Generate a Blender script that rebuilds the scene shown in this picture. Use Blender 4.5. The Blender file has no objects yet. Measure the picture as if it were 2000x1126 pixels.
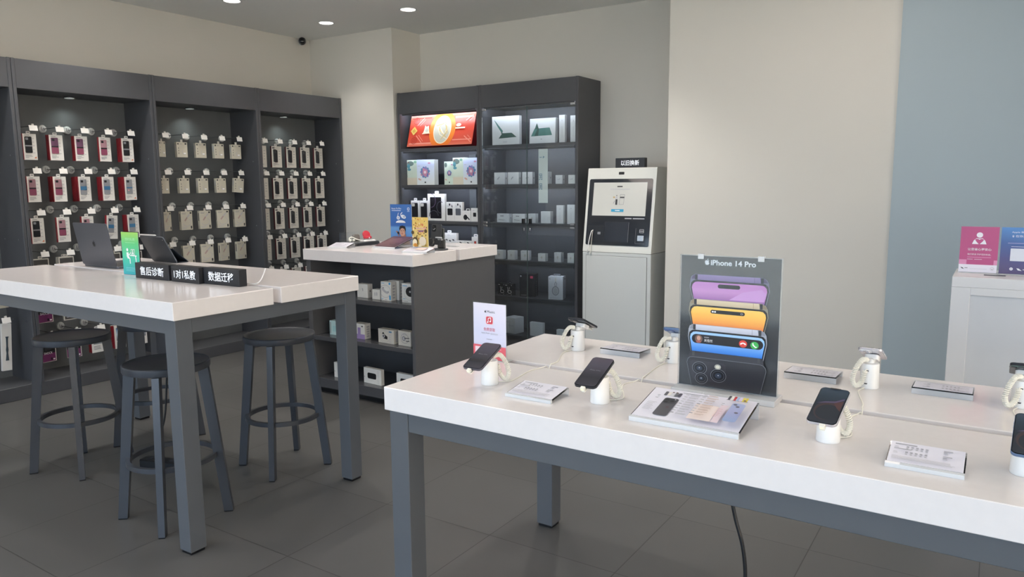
import bpy, math, random
from mathutils import Matrix, Vector

random.seed(7)
SC = bpy.context.scene
COL = SC.collection
PI = math.pi

# ------------------------------------------------------------------ camera, sky, light, exposure
cam_d = bpy.data.cameras.new('camera')
cam_d.sensor_width = 36.0
cam_d.lens = 26.243
cam_d.clip_start = 0.02
cam = bpy.data.objects.new('camera', cam_d)
COL.objects.link(cam)
cam.matrix_world = Matrix((
    (0.8368874, -0.068963, 0.5430134, 0.0),
    (0.5473233, 0.1190665, -0.8284083, 0.0),
    (-0.0075252, 0.9904884, 0.1373903, 1.515),
    (0, 0, 0, 1)))
SC.camera = cam
SC.view_settings.view_transform = 'Standard'
SC.view_settings.look = 'None'
SC.view_settings.gamma = 1.0
SC.view_settings.use_curve_mapping = False
SC.view_settings.exposure = 0.0
SC.cycles.transparent_max_bounces = 32

W = bpy.data.worlds.new('sky'); SC.world = W
W.use_nodes = True
wn = W.node_tree.nodes; wl = W.node_tree.links
for n in list(wn): wn.remove(n)
wo = wn.new('ShaderNodeOutputWorld'); wb = wn.new('ShaderNodeBackground')
wr = wn.new('ShaderNodeValToRGB'); wc = wn.new('ShaderNodeTexCoord'); ws = wn.new('ShaderNodeSeparateXYZ')
wm = wn.new('ShaderNodeMath'); wm.operation = 'MULTIPLY_ADD'; wm.inputs[1].default_value = 0.5; wm.inputs[2].default_value = 0.5
wl.new(wc.outputs['Generated'], ws.inputs[0]); wl.new(ws.outputs['Z'], wm.inputs[0]); wl.new(wm.outputs[0], wr.inputs[0])
wr.color_ramp.elements[0].position = 0.47; wr.color_ramp.elements[0].color = (0.30, 0.32, 0.34, 1)
wr.color_ramp.elements[1].position = 0.53; wr.color_ramp.elements[1].color = (0.645, 0.80, 1.0, 1)
wl.new(wr.outputs[0], wb.inputs[0]); wb.inputs[1].default_value = 4.55
wl.new(wb.outputs[0], wo.inputs[0])

# daylight through the shop front behind the camera: a portal in the window opening
def area(name, loc, rot, sx, sy, energy, color, portal=False):
    d = bpy.data.lights.new(name, 'AREA'); d.shape = 'RECTANGLE'; d.size = sx; d.size_y = sy
    d.energy = energy; d.color = color
    d.cycles.is_portal = portal
    o = bpy.data.objects.new(name, d); COL.objects.link(o)
    o.location = loc; o.rotation_euler = rot
    return o
area('window_portal', (-1.4, -2.58, 1.55), (PI/2, 0, 0), 9.0, 2.75, 1.0, (1, 1, 1), True)

sun_d = bpy.data.lights.new('sun', 'SUN'); sun_d.energy = 20.5; sun_d.angle = 0.01; sun_d.color = (1.0, .95, .86)
sun_o = bpy.data.objects.new('sun', sun_d); COL.objects.link(sun_o)
sun_o.rotation_euler = (math.radians(-22), math.radians(-42), 0)      # from behind the building: it only reaches the pavement and added wall outside

area('window_portal', (3.48, .55, 1.5), (PI/2, 0, PI/2), 5.5, 2.75, 1.0, (1, 1, 1), True)

# ------------------------------------------------------------------ materials
def lin(c):
    if isinstance(c, str):
        c = c.lstrip('#'); c = tuple(int(c[i:i+2], 16)/255 for i in (0, 2, 4))
    return tuple((x/12.92 if x <= 0.04045 else ((x+0.055)/1.055)**2.4) for x in c) + (1.0,)
_M = {}
def mat(name, color, rough=0.5, metal=0.0, spec=0.5, emit=None, es=1.0, coat=0.0, var=0.0, vs=12.0):
    if name in _M: return _M[name]
    m = bpy.data.materials.new(name); m.use_nodes = True
    nt = m.node_tree; b = nt.nodes['Principled BSDF']
    c = lin(color)
    b.inputs['Base Color'].default_value = c
    b.inputs['Roughness'].default_value = rough
    b.inputs['Metallic'].default_value = metal
    b.inputs['Specular IOR Level'].default_value = spec
    if coat: b.inputs['Coat Weight'].default_value = coat; b.inputs['Coat Roughness'].default_value = 0.03
    if emit is not None:
        b.inputs['Emission Color'].default_value = lin(emit); b.inputs['Emission Strength'].default_value = es
    # every surface gets a faint grain of its own
    tc = nt.nodes.new('ShaderNodeTexCoord'); nz = nt.nodes.new('ShaderNodeTexNoise')
    nz.inputs['Scale'].default_value = vs; nz.inputs['Detail'].default_value = 3
    mx = nt.nodes.new('ShaderNodeMix'); mx.data_type = 'RGBA'
    v = var if var else 0.03
    mx.inputs[6].default_value = tuple(x*(1-v) for x in c[:3])+(1,)
    mx.inputs[7].default_value = tuple(min(1, x*(1+v)) for x in c[:3])+(1,)
    nt.links.new(tc.outputs['Object'], nz.inputs['Vector'])
    nt.links.new(nz.outputs['Fac'], mx.inputs[0]); nt.links.new(mx.outputs[2], b.inputs['Base Color'])
    _M[name] = m
    return m
def grad(name, stops, rough=0.4, horizontal=False, es=0.0, diag=0.0):
    """printed colour blend across the piece (by its UV)"""
    if name in _M: return _M[name]
    m = bpy.data.materials.new(name); m.use_nodes = True
    nt = m.node_tree; b = nt.nodes['Principled BSDF']
    uv = nt.nodes.new('ShaderNodeUVMap'); sp = nt.nodes.new('ShaderNodeSeparateXYZ'); rp = nt.nodes.new('ShaderNodeValToRGB')
    nt.links.new(uv.outputs[0], sp.inputs[0])
    if diag:
        ma = nt.nodes.new('ShaderNodeMath'); ma.operation = 'MULTIPLY_ADD'; ma.inputs[1].default_value = diag
        nt.links.new(sp.outputs['X'], ma.inputs[0]); nt.links.new(sp.outputs['Y'], ma.inputs[2])
        nt.links.new(ma.outputs[0], rp.inputs[0])
    else:
        nt.links.new(sp.outputs['X' if horizontal else 'Y'], rp.inputs[0])
    els = rp.color_ramp.elements
    while len(els) < len(stops): els.new(0.5)
    for e, (p, c) in zip(els, stops): e.position = p; e.color = lin(c)
    nt.links.new(rp.outputs[0], b.inputs['Base Color']); b.inputs['Roughness'].default_value = rough
    if es:
        nt.links.new(rp.outputs[0], b.inputs['Emission Color']); b.inputs['Emission Strength'].default_value = es
    _M[name] = m
    return m
def glass(name, tint=(1, 1, 1), ior=1.45, rough=0.0, haze=0.0, hazec=(0.8, 0.8, 0.8)):
    """thin clear sheet: lets light through, mirrors by angle, with a little haze of its own"""
    if name in _M: return _M[name]
    m = bpy.data.materials.new(name); m.use_nodes = True
    nt = m.node_tree
    for n in list(nt.nodes): nt.nodes.remove(n)
    out = nt.nodes.new('ShaderNodeOutputMaterial'); mx = nt.nodes.new('ShaderNodeMixShader')
    fr = nt.nodes.new('ShaderNodeFresnel'); fr.inputs['IOR'].default_value = ior
    tr = nt.nodes.new('ShaderNodeBsdfTransparent'); tr.inputs[0].default_value = tint+(1,)
    gl = nt.nodes.new('ShaderNodeBsdfGlossy'); gl.inputs['Roughness'].default_value = rough
    nt.links.new(fr.outputs[0], mx.inputs[0]); nt.links.new(gl.outputs[0], mx.inputs[2])
    if haze:
        df = nt.nodes.new('ShaderNodeBsdfDiffuse'); df.inputs[0].default_value = hazec+(1,)
        m2 = nt.nodes.new('ShaderNodeMixShader'); m2.inputs[0].default_value = haze
        nt.links.new(tr.outputs[0], m2.inputs[1]); nt.links.new(df.outputs[0], m2.inputs[2]); nt.links.new(m2.outputs[0], mx.inputs[1])
    else:
        nt.links.new(tr.outputs[0], mx.inputs[1])
    nt.links.new(mx.outputs[0], out.inputs[0])
    _M[name] = m
    return m

LAM = mat('white_laminate', '#e7e1e0', 0.16, spec=0.5, vs=40)
STEEL = mat('grey_painted_steel', '#595c61', 0.38, spec=0.4, var=0.04)
CAB = mat('charcoal_board', '#4c4d51', 0.42, spec=0.4, var=0.05, vs=30)
CABD = mat('charcoal_pegboard', '#66696b', 0.5, spec=0.35, var=0.06)
CNT = mat('graphite_board', '#57575a', 0.45, spec=0.35, var=0.04)
STOOL = mat('stool_steel', '#4a4d54', 0.28, metal=0.35, spec=0.5, var=0.08, vs=6)
WALLM = mat('warm_white_paint', '#d7d3cb', 0.75, spec=0.2, var=0.015, vs=3)
CEILM = mat('ceiling_paint', '#ebebe8', 0.85, spec=0.1, var=0.01)
BLUEM = mat('blue_grey_paint', '#abb8bf', 0.7, spec=0.2, var=0.02, vs=2)
WHITE = mat('white_card', '#e4e2de', 0.45, var=0.02)
WPLAS = mat('white_plastic', '#ecebea', 0.22, spec=0.5)
CREAM = mat('cream_plastic', '#ebe8dd', 0.35)
CARD2 = mat('grey_white_card', '#cfcbc2', 0.5)
SILV = mat('silver_metal', '#b9bbbf', 0.25, metal=0.9)
BLACKP = mat('black_plastic', '#15161a', 0.3)
BLK = mat('black_print', '#17181b', 0.4)
INK = mat('dark_ink', '#3a3a3e', 0.5)
INKG = mat('grey_ink', '#8e8e93', 0.5)
INKL = mat('light_grey_ink', '#b9b8bd', 0.5)
WPR = mat('white_print', '#f2f2f2', 0.4)
RED = mat('red_card', '#8f2630', 0.45)
BLUE = mat('blue_print', '#3b86b8', 0.4)
ACR = glass('clear_acrylic', (0.965, 0.975, 0.98), 1.22, haze=0.02, hazec=(0.85, 0.87, 0.9))
ACRE = glass('acrylic_edge', (0.95, 0.96, 0.97), 1.35, haze=0.68, hazec=(0.9, 0.91, 0.93))
GLS = glass('cabinet_glass', (0.965, 0.985, 0.985), 1.4, haze=0.02)
ACRM = glass('hazed_clear_acrylic', (0.96, 0.97, 0.98), 1.2, haze=0.34, hazec=(0.9, 0.91, 0.93))  # clear acrylic, lightened by a pale haze mixed into its colour
LED = mat('led_strip_white', '#ffffff', emit='#e8f0ff', es=9.0)
LAMP = mat('downlight_diffuser', '#ffffff', emit='#fffaf2', es=9.0)

# ------------------------------------------------------------------ mesh builder
_TXT = {}
def glyphs(s, bold):
    k = (s, bold)
    if k in _TXT: return _TXT[k]
    c = bpy.data.curves.new('t', 'FONT'); c.body = s; c.resolution_u = 3
    c.offset = bold
    o = bpy.data.objects.new('t', c); COL.objects.link(o)
    dg = bpy.context.evaluated_depsgraph_get()
    m = bpy.data.meshes.new_from_object(o.evaluated_get(dg))
    vs = [(v.co.x, v.co.y) for v in m.vertices]; fs = [tuple(p.vertices) for p in m.polygons]
    bpy.data.objects.remove(o); bpy.data.curves.remove(c); bpy.data.meshes.remove(m)
    _TXT[k] = (vs, fs)
    return _TXT[k]

class MB:
    def __init__(s): s.v = []; s.f = []; s.m = []; s.uv = []; s.mats = []; s.T = None
    def mi(s, m):
        if m not in s.mats: s.mats.append(m)
        return s.mats.index(m)
    def add(s, vs, fs, m, uv=None):
        b = len(s.v); i = s.mi(m)
        if s.T is not None: vs = [s.T @ Vector(q) for q in vs]
        s.v += [tuple(q) for q in vs]
        for f in fs:
            s.f.append(tuple(b+j for j in f)); s.m.append(i)
            s.uv.append([uv[j] for j in f] if uv else None)
        return s
    def box(s, x0, y0, z0, x1, y1, z1, m, c=0.0, faces=None):
        if x0 > x1: x0, x1 = x1, x0
        if y0 > y1: y0, y1 = y1, y0
        if z0 > z1: z0, z1 = z1, z0
        lo = (x0, y0, z0); hi = (x1, y1, z1)
        if c <= 0:
            vs = [(a, b, d) for d in (z0, z1) for b in (y0, y1) for a in (x0, x1)]
            fs = [(0, 2, 3, 1), (4, 5, 7, 6), (0, 1, 5, 4), (2, 6, 7, 3), (0, 4, 6, 2), (1, 3, 7, 5)]
            if faces:   # per-face materials in the order bottom, top, front(-y), back, left(-x), right
                for f, mm in zip(fs, faces):
                    s.add([vs[i] for i in f], [(0, 1, 2, 3)], mm)
                return s
            return s.add(vs, fs, m)
        c = min(c, (x1-x0)*0.49, (y1-y0)*0.49, (z1-z0)*0.49)
        vs = []; idx = {}
        for sx in (0, 1):
            for sy in (0, 1):
                for sz in (0, 1):
                    sg = (sx, sy, sz)
                    for ax in range(3):
                        p = []
                        for k in range(3):
                            e = hi[k] if sg[k] else lo[k]
                            p.append(e if k == ax else (e-c if sg[k] else e+c))
                        idx[(sg, ax)] = len(vs); vs.append(tuple(p))
        fs = []
        cen = Vector(((x0+x1)/2, (y0+y1)/2, (z0+z1)/2))
        def face(l):
            ps = [Vector(vs[i]) for i in l]
            n = (ps[1]-ps[0]).cross(ps[2]-ps[0]); mid = sum(ps, Vector())/len(ps)
            fs.append(tuple(l if n.dot(mid-cen) > 0 else l[::-1]))
        for ax in range(3):
            o = [k for k in range(3) if k != ax]
            for sd in (0, 1):
                q = []
                for a, b in ((0, 0), (1, 0), (1, 1), (0, 1)):
                    sg = [0, 0, 0]; sg[ax] = sd; sg[o[0]] = a; sg[o[1]] = b; q.append(idx[(tuple(sg), ax)])
                face(q)
        for ax in range(3):
            o = [k for k in range(3) if k != ax]
            for a in (0, 1):
                for b in (0, 1):
                    s0 = [0, 0, 0]; s1 = [0, 0, 0]; s1[ax] = 1
                    for sg in (s0, s1): sg[o[0]] = a; sg[o[1]] = b
                    face([idx[(tuple(s0), o[0])], idx[(tuple(s1), o[0])], idx[(tuple(s1), o[1])], idx[(tuple(s0), o[1])]])
        for sx in (0, 1):
            for sy in (0, 1):
                for sz in (0, 1):
                    face([idx[((sx, sy, sz), k)] for k in range(3)])
        return s.add(vs, fs, m)
    def prism(s, poly, O, U, V, d, m, m_side=None, c=0.0):
        """poly in the U,V plane at O, thickened by d along N = U x V (front at +d)"""
        O, U, V = Vector(O), Vector(U), Vector(V); N = U.cross(V).normalized()
        n = len(poly)
        if c > 0:
            cx = sum(p[0] for p in poly)/n; cy = sum(p[1] for p in poly)/n
            w = max(p[0] for p in poly)-min(p[0] for p in poly); h = max(p[1] for p in poly)-min(p[1] for p in poly)
            ins = [(cx+(p[0]-cx)*(1-2*c/w), cy+(p[1]-cy)*(1-2*c/h)) for p in poly]
            rings = [(ins, 0.0), (poly, c), (poly, d-c), (ins, d)]
        else:
            rings = [(poly, 0.0), (poly, d)]
        vs = []
        for pl, z in rings: vs += [O+U*p[0]+V*p[1]+N*z for p in pl]
        k = len(rings)
        sd = []
        for r in range(k-1):
            for i in range(n):
                j = (i+1) % n; sd.append((r*n+i, r*n+j, (r+1)*n+j, (r+1)*n+i))
        s.add(vs, sd, m_side or m)
        s.add(vs, [tuple(range(n))[::-1]], m_side or m)
        s.add(vs, [tuple((k-1)*n+i for i in range(n))], m)
        return s
    def lathe(s, prof, m, n=24, O=(0, 0, 0), U=(1, 0, 0), V=(0, 1, 0), cap=True):
        O, U, V = Vector(O), Vector(U), Vector(V); N = U.cross(V).normalized()
        vs = []; fs = []
        for r, z in prof:
            for i in range(n):
                a = 2*PI*i/n; vs.append(O+U*(r*math.cos(a))+V*(r*math.sin(a))+N*z)
        for k in range(len(prof)-1):
            for i in range(n):
                j = (i+1) % n; fs.append((k*n+i, k*n+j, (k+1)*n+j, (k+1)*n+i))
        if cap:
            fs.append(tuple(range(n))[::-1]); fs.append(tuple((len(prof)-1)*n+i for i in range(n)))
        return s.add(vs, fs, m)
    def tube(s, path, r, m, n=8, closed=False):
        P = [Vector(p) for p in path]; k = len(P); vs = []; fs = []
        up = None
        for i, p in enumerate(P):
            a = P[(i-1) % k] if (i > 0 or closed) else p; b = P[(i+1) % k] if (i < k-1 or closed) else p
            t = (b-a).normalized()
            if up is None:
                up = t.orthogonal().normalized()
            up = (up-t*up.dot(t)).normalized(); sd = t.cross(up)
            for q in range(n):
                an = 2*PI*q/n; vs.append(p+up*(r*math.cos(an))+sd*(r*math.sin(an)))
        for i in range(k if closed else k-1):
            for q in range(n):
                w = (q+1) % n; i2 = (i+1) % k
                fs.append((i*n+q, i*n+w, i2*n+w, i2*n+q))
        if not closed:
            fs.append(tuple(range(n))[::-1]); fs.append(tuple((k-1)*n+q for q in range(n)))
        return s.add(vs, fs, m)
    def hull8(s, bot, top, m):
        return s.add(list(bot)+list(top), [(3, 2, 1, 0), (4, 5, 6, 7), (0, 1, 5, 4), (1, 2, 6, 5), (2, 3, 7, 6), (3, 0, 4, 7)], m)
    def panel(s, O, U, V): return Panel(s, O, U, V)
    def build(s, name, parent=None, loc=None, rz=None, sharp=32):
        me = bpy.data.meshes.new(name)
        me.from_pydata(s.v, [], s.f)
        for m in s.mats: me.materials.append(m)
        me.polygons.foreach_set('material_index', s.m)
        if any(u is not None for u in s.uv):
            ul = me.uv_layers.new(name='UVMap'); k = 0; buf = []
            for f, u in zip(s.f, s.uv):
                for j in range(len(f)): buf += list(u[j]) if u else [0.0, 0.0]
            ul.data.foreach_set('uv', buf)
        me.polygons.foreach_set('use_smooth', [True]*len(s.f))
        me.set_sharp_from_angle(angle=math.radians(sharp))
        me.update()
        o = bpy.data.objects.new(name, me); COL.objects.link(o)
        if parent is not None: o.parent = parent
        if loc is not None: o.location = loc
        if rz is not None: o.rotation_euler = (0, 0, rz)
        return o

class Panel:
    """flat printing on a face: u to the right, v up, each layer a hair above the last"""
    def __init__(s, mb, O, U, V):
        s.mb = mb; s.O = Vector(O); s.U = Vector(U); s.V = Vector(V); s.N = s.U.cross(s.V).normalized(); s.k = 0; s.flip = False
    def pt(s, u, v): return s.O+s.U*u+s.V*v+s.N*(0.0004+0.00025*s.k)
    def poly(s, pts, m, up=True):
        if up: s.k += 1
        us = [p[0] for p in pts]; vs = [p[1] for p in pts]
        a, b = min(us), max(us); c, d = min(vs), max(vs)
        uv = [((p[0]-a)/max(b-a, 1e-9), (p[1]-c)/max(d-c, 1e-9)) for p in pts]
        ar = sum(pts[i][0]*pts[(i+1) % len(pts)][1]-pts[(i+1) % len(pts)][0]*pts[i][1] for i in range(len(pts)))
        idx = tuple(range(len(pts)))
        s.mb.add([s.pt(*p) for p in pts], [idx if ar > 0 else idx[::-1]], m, uv)
        return s
    def rect(s, u0, v0, u1, v1, m, up=True): return s.poly([(u0, v0), (u1, v0), (u1, v1), (u0, v1)], m, up)
    def rrect(s, u0, v0, u1, v1, r, m, up=True): return s.poly(rr(u0, v0, u1, v1, r), m, up)
    def ell(s, u, v, a, b, m, n=20, rot=0.0, up=True):
        c, d = math.cos(rot), math.sin(rot)
        return s.poly([(u+a*math.cos(t)*c-b*math.sin(t)*d, v+a*math.cos(t)*d+b*math.sin(t)*c) for t in [2*PI*i/n for i in range(n)]], m, up)
    def ring(s, u, v, a, b, w, m, n=24, a0=0.0, a1=2*PI):
        s.k += 1
        for i in range(n):
            t0 = a0+(a1-a0)*i/n; t1 = a0+(a1-a0)*(i+1)/n
            s.poly([(u+(a-w)*math.cos(t0), v+(b-w)*math.sin(t0)), (u+a*math.cos(t0), v+b*math.sin(t0)),
                    (u+a*math.cos(t1), v+b*math.sin(t1)), (u+(a-w)*math.cos(t1), v+(b-w)*math.sin(t1))], m, False)
        return s
    def line(s, pts, w, m):
        s.k += 1
        for (a, b), (c, d) in zip(pts, pts[1:]):
            L = math.hypot(c-a, d-b) or 1e-9; nx, ny = -(d-b)/L*w/2, (c-a)/L*w/2
            s.poly([(a+nx, b+ny), (a-nx, b-ny), (c-nx, d-ny), (c+nx, d+ny)], m, False)
        return s
    def text(s, st, u, v, h, m, w=None, al='L', bold=0.0, mirror=False):
        s.k += 1
        vs, fs = glyphs(st, bold)
        x0 = min(p[0] for p in vs); x1 = max(p[0] for p in vs); y0 = min(p[1] for p in vs); y1 = max(p[1] for p in vs)
        sy = h/(y1-y0); sx = w/(x1-x0) if w else sy
        if al == 'C': u -= (x1-x0)*sx/2
        if mirror:
            q = [s.pt(u+(x1-x)*sx, v+(y-y0)*sy) for x, y in vs]; fs = [f[::-1] for f in fs]
        else:
            q = [s.pt(u+(x-x0)*sx, v+(y-y0)*sy) for x, y in vs]
        s.mb.add(q, fs, m)
        return s
    def lines(s, u, v, w, n, dv, h, m, rnd=0.4):
        """small print too fine to read: short grey rules"""
        s.k += 1
        for i in range(n):
            s.rect(u, v-i*dv, u+w*(1-rnd*random.random()), v-i*dv+h, m, False)
        return s
    def apple(s, u, v, h, m, bite=None):
        """bitten fruit mark with a leaf, h high, centred on u,v"""
        k = h/2
        body = [(0, .42), (.22, .52), (.45, .50), (.66, .36), (.50, .18), (.46, -.02), (.54, -.24), (.72, -.36), (.60, -.62), (.40, -.90), (.24, -.98), (0, -.90),
                (-.24, -.98), (-.44, -.88), (-.66, -.52), (-.76, -.12), (-.68, .24), (-.48, .46), (-.24, .52)]
        s.poly([(u+a*k, v+b*k) for a, b in body], m)
        s.poly([(u+a*k, v+b*k) for a, b in [(.02, .58), (.20, .64), (.34, .80), (.36, 1.0), (.18, .94), (.05, .78)]], m, False)
        return s

def rr(u0, v0, u1, v1, r, n=5):
    r = min(r, (u1-u0)/2, (v1-v0)/2)
    p = []
    for cx, cy, a in ((u1-r, v0+r, -PI/2), (u1-r, v1-r, 0), (u0+r, v1-r, PI/2), (u0+r, v0+r, PI)):
        for i in range(n+1):
            t = a+PI/2*i/n; p.append((cx+r*math.cos(t), cy+r*math.sin(t)))
    return p
def spline(pts, n=8):
    P = [Vector(p) for p in pts]; out = []
    for i in range(len(P)-1):
        a = P[max(i-1, 0)]; b = P[i]; c = P[i+1]; d = P[min(i+2, len(P)-1)]
        for k in range(n):
            t = k/n
            out.append(0.5*((2*b)+(c-a)*t+(2*a-5*b+4*c-d)*t*t+(3*b-a-3*c+d)*t**3))
    out.append(P[-1])
    return out
def coil(pts, r, turns, per=9):
    """helix wound round a spline"""
    L = spline(pts, 24); k = len(L); out = []
    N = turns*per; up = None
    for i in range(N+1):
        f = i/N*(k-1); j = min(int(f), k-2); p = L[j].lerp(L[j+1], f-j); t = (L[j+1]-L[j]).normalized()
        if up is None: up = t.orthogonal().normalized()
        up = (up-t*up.dot(t)).normalized(); sd = t.cross(up); a = 2*PI*i/per
        out.append(p+up*(r*math.cos(a))+sd*(r*math.sin(a)))
    return out

def tag(o, label, cat, group=None):
    o['label'] = label; o['category'] = cat
    if group: o['group'] = group
    return o
def thing(name, label, cat, loc=(0, 0, 0), rz=0.0, group=None):
    o = bpy.data.objects.new(name, None); COL.objects.link(o); o.empty_display_size = 0.05
    o.location = loc; o.rotation_euler = (0, 0, rz)
    return tag(o, label, cat, group)
def struct(name, mb):
    o = mb.build(name); o['kind'] = 'structure'
    return o
def dup(o, label, loc=None, rz=None, parent=None, rot=None):
    c = o.copy(); COL.objects.link(c)
    if parent is not None: c.parent = parent
    else:
        c['label'] = label
        if loc is not None: c.location = loc
        if rz is not None: c.rotation_euler = (0, 0, rz)
        if rot is not None: c.rotation_euler = rot
    for ch in o.children: dup(ch, None, parent=c)
    return c
X, Y, Z = (1, 0, 0), (0, 1, 0), (0, 0, 1)

# ------------------------------------------------------------------ the room
XL, XR, YF, YB, HC = -6.3, 3.4, -2.6, 6.14, 3.05
def floor_material():
    m = bpy.data.materials.new('dark_stone_tiles'); m.use_nodes = True
    nt = m.node_tree; b = nt.nodes['Principled BSDF']; L = nt.links
    tc = nt.nodes.new('ShaderNodeTexCoord'); mp = nt.nodes.new('ShaderNodeMapping')
    mp.inputs['Location'].default_value = (1.18+6.0, -2.522+6.02, 0)
    br = nt.nodes.new('ShaderNodeTexBrick'); br.offset = 0.0; br.squash = 1.0
    br.inputs['Scale'].default_value = 1.0; br.inputs['Brick Width'].default_value = 0.6; br.inputs['Row Height'].default_value = 0.602
    br.inputs['Mortar Size'].default_value = 0.0022; br.inputs['Mortar Smooth'].default_value = 0.2; br.inputs['Bias'].default_value = 0.0
    br.inputs['Color1'].default_value = lin('#555453'); br.inputs['Color2'].default_value = lin('#595857'); br.inputs['Mortar'].default_value = lin('#353432')
    L.new(tc.outputs['Object'], mp.inputs[0]); L.new(mp.outputs[0], br.inputs['Vector'])
    nz = nt.nodes.new('ShaderNodeTexNoise'); nz.inputs['Scale'].default_value = 2.2; nz.inputs['Detail'].default_value = 8; nz.inputs['Roughness'].default_value = 0.65
    L.new(tc.outputs['Object'], nz.inputs['Vector'])
    mx = nt.nodes.new('ShaderNodeMix'); mx.data_type = 'RGBA'; mx.blend_type = 'OVERLAY'; mx.inputs[0].default_value = 0.22
    L.new(br.outputs['Color'], mx.inputs[6]); L.new(nz.outputs['Fac'], mx.inputs[7]); L.new(mx.outputs[2], b.inputs['Base Color'])
    mr = nt.nodes.new('ShaderNodeMapRange'); mr.inputs[3].default_value = 0.30; mr.inputs[4].default_value = 0.46
    L.new(nz.outputs['Fac'], mr.inputs[0]); L.new(mr.outputs[0], b.inputs['Roughness'])
    bp = nt.nodes.new('ShaderNodeBump'); bp.inputs['Strength'].default_value = 0.25; bp.inputs['Distance'].default_value = 0.002; bp.invert = True
    L.new(br.outputs['Fac'], bp.inputs['Height']); L.new(bp.outputs[0], b.inputs['Normal'])
    return m
FLOORM = floor_material()
struct('floor', MB().box(XL-.1, YF-.2, -.1, XR+.1, YB+.1, 0, FLOORM))
struct('ceiling', MB().box(XL-.1, YF-.2, HC, XR+.1, YB+.1, HC+.1, CEILM))
struct('wall_left', MB().box(XL-.1, YF-.2, 0, XL, YB+.1, HC, WALLM))
struct('wall_back', MB().box(XL, YB, 0, XR, YB+.1, HC, WALLM))
wr_ = MB(); wr_.box(XR, YF-.2, 0, XR+.1, YB+.1, .1, WALLM).box(XR, YF-.2, 2.9, XR+.1, YB+.1, HC, WALLM).box(XR, YF-.2, .1, XR+.1, -2.2, 2.9, WALLM).box(XR, 3.3, .1, XR+.1, YB+.1, 2.9, WALLM)
struct('wall_right', wr_)
struct('pillar', MB().box(XL, 5.712, 0, -5.134, YB, HC, WALLM))
struct('wall_middle', MB().box(-2.155, 5.45, 0, -.612, YB, HC, WALLM))          # the broad boxed-out white column
struct('wall_blue', MB().box(-.612, 5.435, 0, XR, YB, HC, BLUEM))
# shop front behind the viewer: low sill, lintel, mullions and panes
ALU = mat('window_aluminium', '#5a5c60', 0.4, metal=0.6)
wf = MB()
wf.box(XL, YF-.15, 0, XR, YF-.02, .12, WALLM).box(XL, YF-.15, 2.95, XR, YF-.02, HC, WALLM).box(XL, YF-.15, .12, -5.95, YF-.02, 2.95, WALLM).box(3.15, YF-.15, .12, XR, YF-.02, 2.95, WALLM)
struct('wall_front', wf)
for i, (a, b) in enumerate(((-5.95, -3.7), (-3.7, -1.4), (-1.4, .9), (.9, 3.15))):
    w = MB(); e = .03
    w.box(a, YF-.11, .12, a+e, YF-.05, 2.95, ALU).box(b-e, YF-.11, .12, b, YF-.05, 2.95, ALU).box(a+e, YF-.11, .12, b-e, YF-.05, .16, ALU).box(a+e, YF-.11, 2.91, b-e, YF-.05, 2.95, ALU)
    w.box(a+e, YF-.085, .16, b-e, YF-.077, 2.91, GLS)
    struct('window_%d' % (i+1), w)
for i, (a, b) in enumerate(((-2.2, -.4), (-.4, 1.4), (1.4, 3.3))):       # unseen side glazing, inferred from the shading, added for light from the right
    w = MB(); e = .03
    w.box(XR+.03, a, .1, XR+.08, a+e, 2.9, ALU).box(XR+.03, b-e, .1, XR+.08, b, 2.9, ALU).box(XR+.03, a+e, .1, XR+.08, b-e, .14, ALU).box(XR+.03, a+e, 2.86, XR+.08, b-e, 2.9, ALU).box(XR+.05, a+e, .14, XR+.058, b-e, 2.86, GLS)
    struct('window_%d' % (i+5), w)
struct('added_bounce_wall', MB().box(10.0, -12, -.2, 10.3, 11, 7.5, mat('bounce_wall_render', '#dccab6', .8, var=.08)))  # unseen wall added to bounce warm sunlight in through the right glazing
struct('pavement', MB().box(-14, -16, -.25, 14, YF-.2, -.12, mat('pavement_stone', '#c2bfb8', 0.8, var=0.1)).box(XR+.1, YF-.2, -.25, 14, 12, -.12, mat('pavement_stone', '#c2bfb8', 0.8)))

# ------------------------------------------------------------------ ceiling downlights and camera
def downlight(loc, label, e=1.0, group='recessed round downlights in the ceiling'):
    t = thing('ceiling_downlight', label, 'ceiling light', loc, 0, group)
    MB().lathe([(.062, 0), (.078, -.002), (.08, -.006), (.074, -.008), (.066, -.006), (.062, -.001)], WPLAS, 28, cap=False).build('trim_ring', t)
    MB().lathe([(.0635, -.0005), (.0635, -.003), (.058, -.0035)], LAMP, 28).build('diffuser', t)
    d = bpy.data.lights.new('downlight_beam', 'SPOT'); d.energy = 34*e; d.spot_size = math.radians(105); d.spot_blend = 0.75; d.color = (1.0, .96, .9); d.shadow_soft_size = .06
    o = bpy.data.objects.new('downlight_beam', d); COL.objects.link(o); o.parent = t; o.location = (0, 0, -.012)
    return t
for x, y, lb in ((-5.486, 4.153, 'round recessed downlight nearest the long wall of shelf bays'), (-5.487, 5.195, 'round recessed downlight in front of the small black security camera'),
                 (-4.497, 5.228, 'round recessed downlight in front of the pillar edge, rightmost of three')):
    downlight((x, y, HC), lb)
for y in (3.0, 1.0, -1.0):
    for x in (-5.49, -3.5, -1.5): downlight((x, y, HC), 'round ceiling downlight added outside the picture to brighten the shop', 2.2 if x < -5 else 1.2, 'downlights over the rest of the shop')
for x, y, e in ((-3.5, 4.4, 2.6), (-2.5, 4.6, 3.2), (-1.4, 4.2, .5), (-5.49, 2.1, 2.0)): downlight((x, y, HC), 'round ceiling downlight added outside the picture to brighten the shop', e, 'downlights over the rest of the shop')  # further unseen downlights, added to brighten the back and left wall
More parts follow.
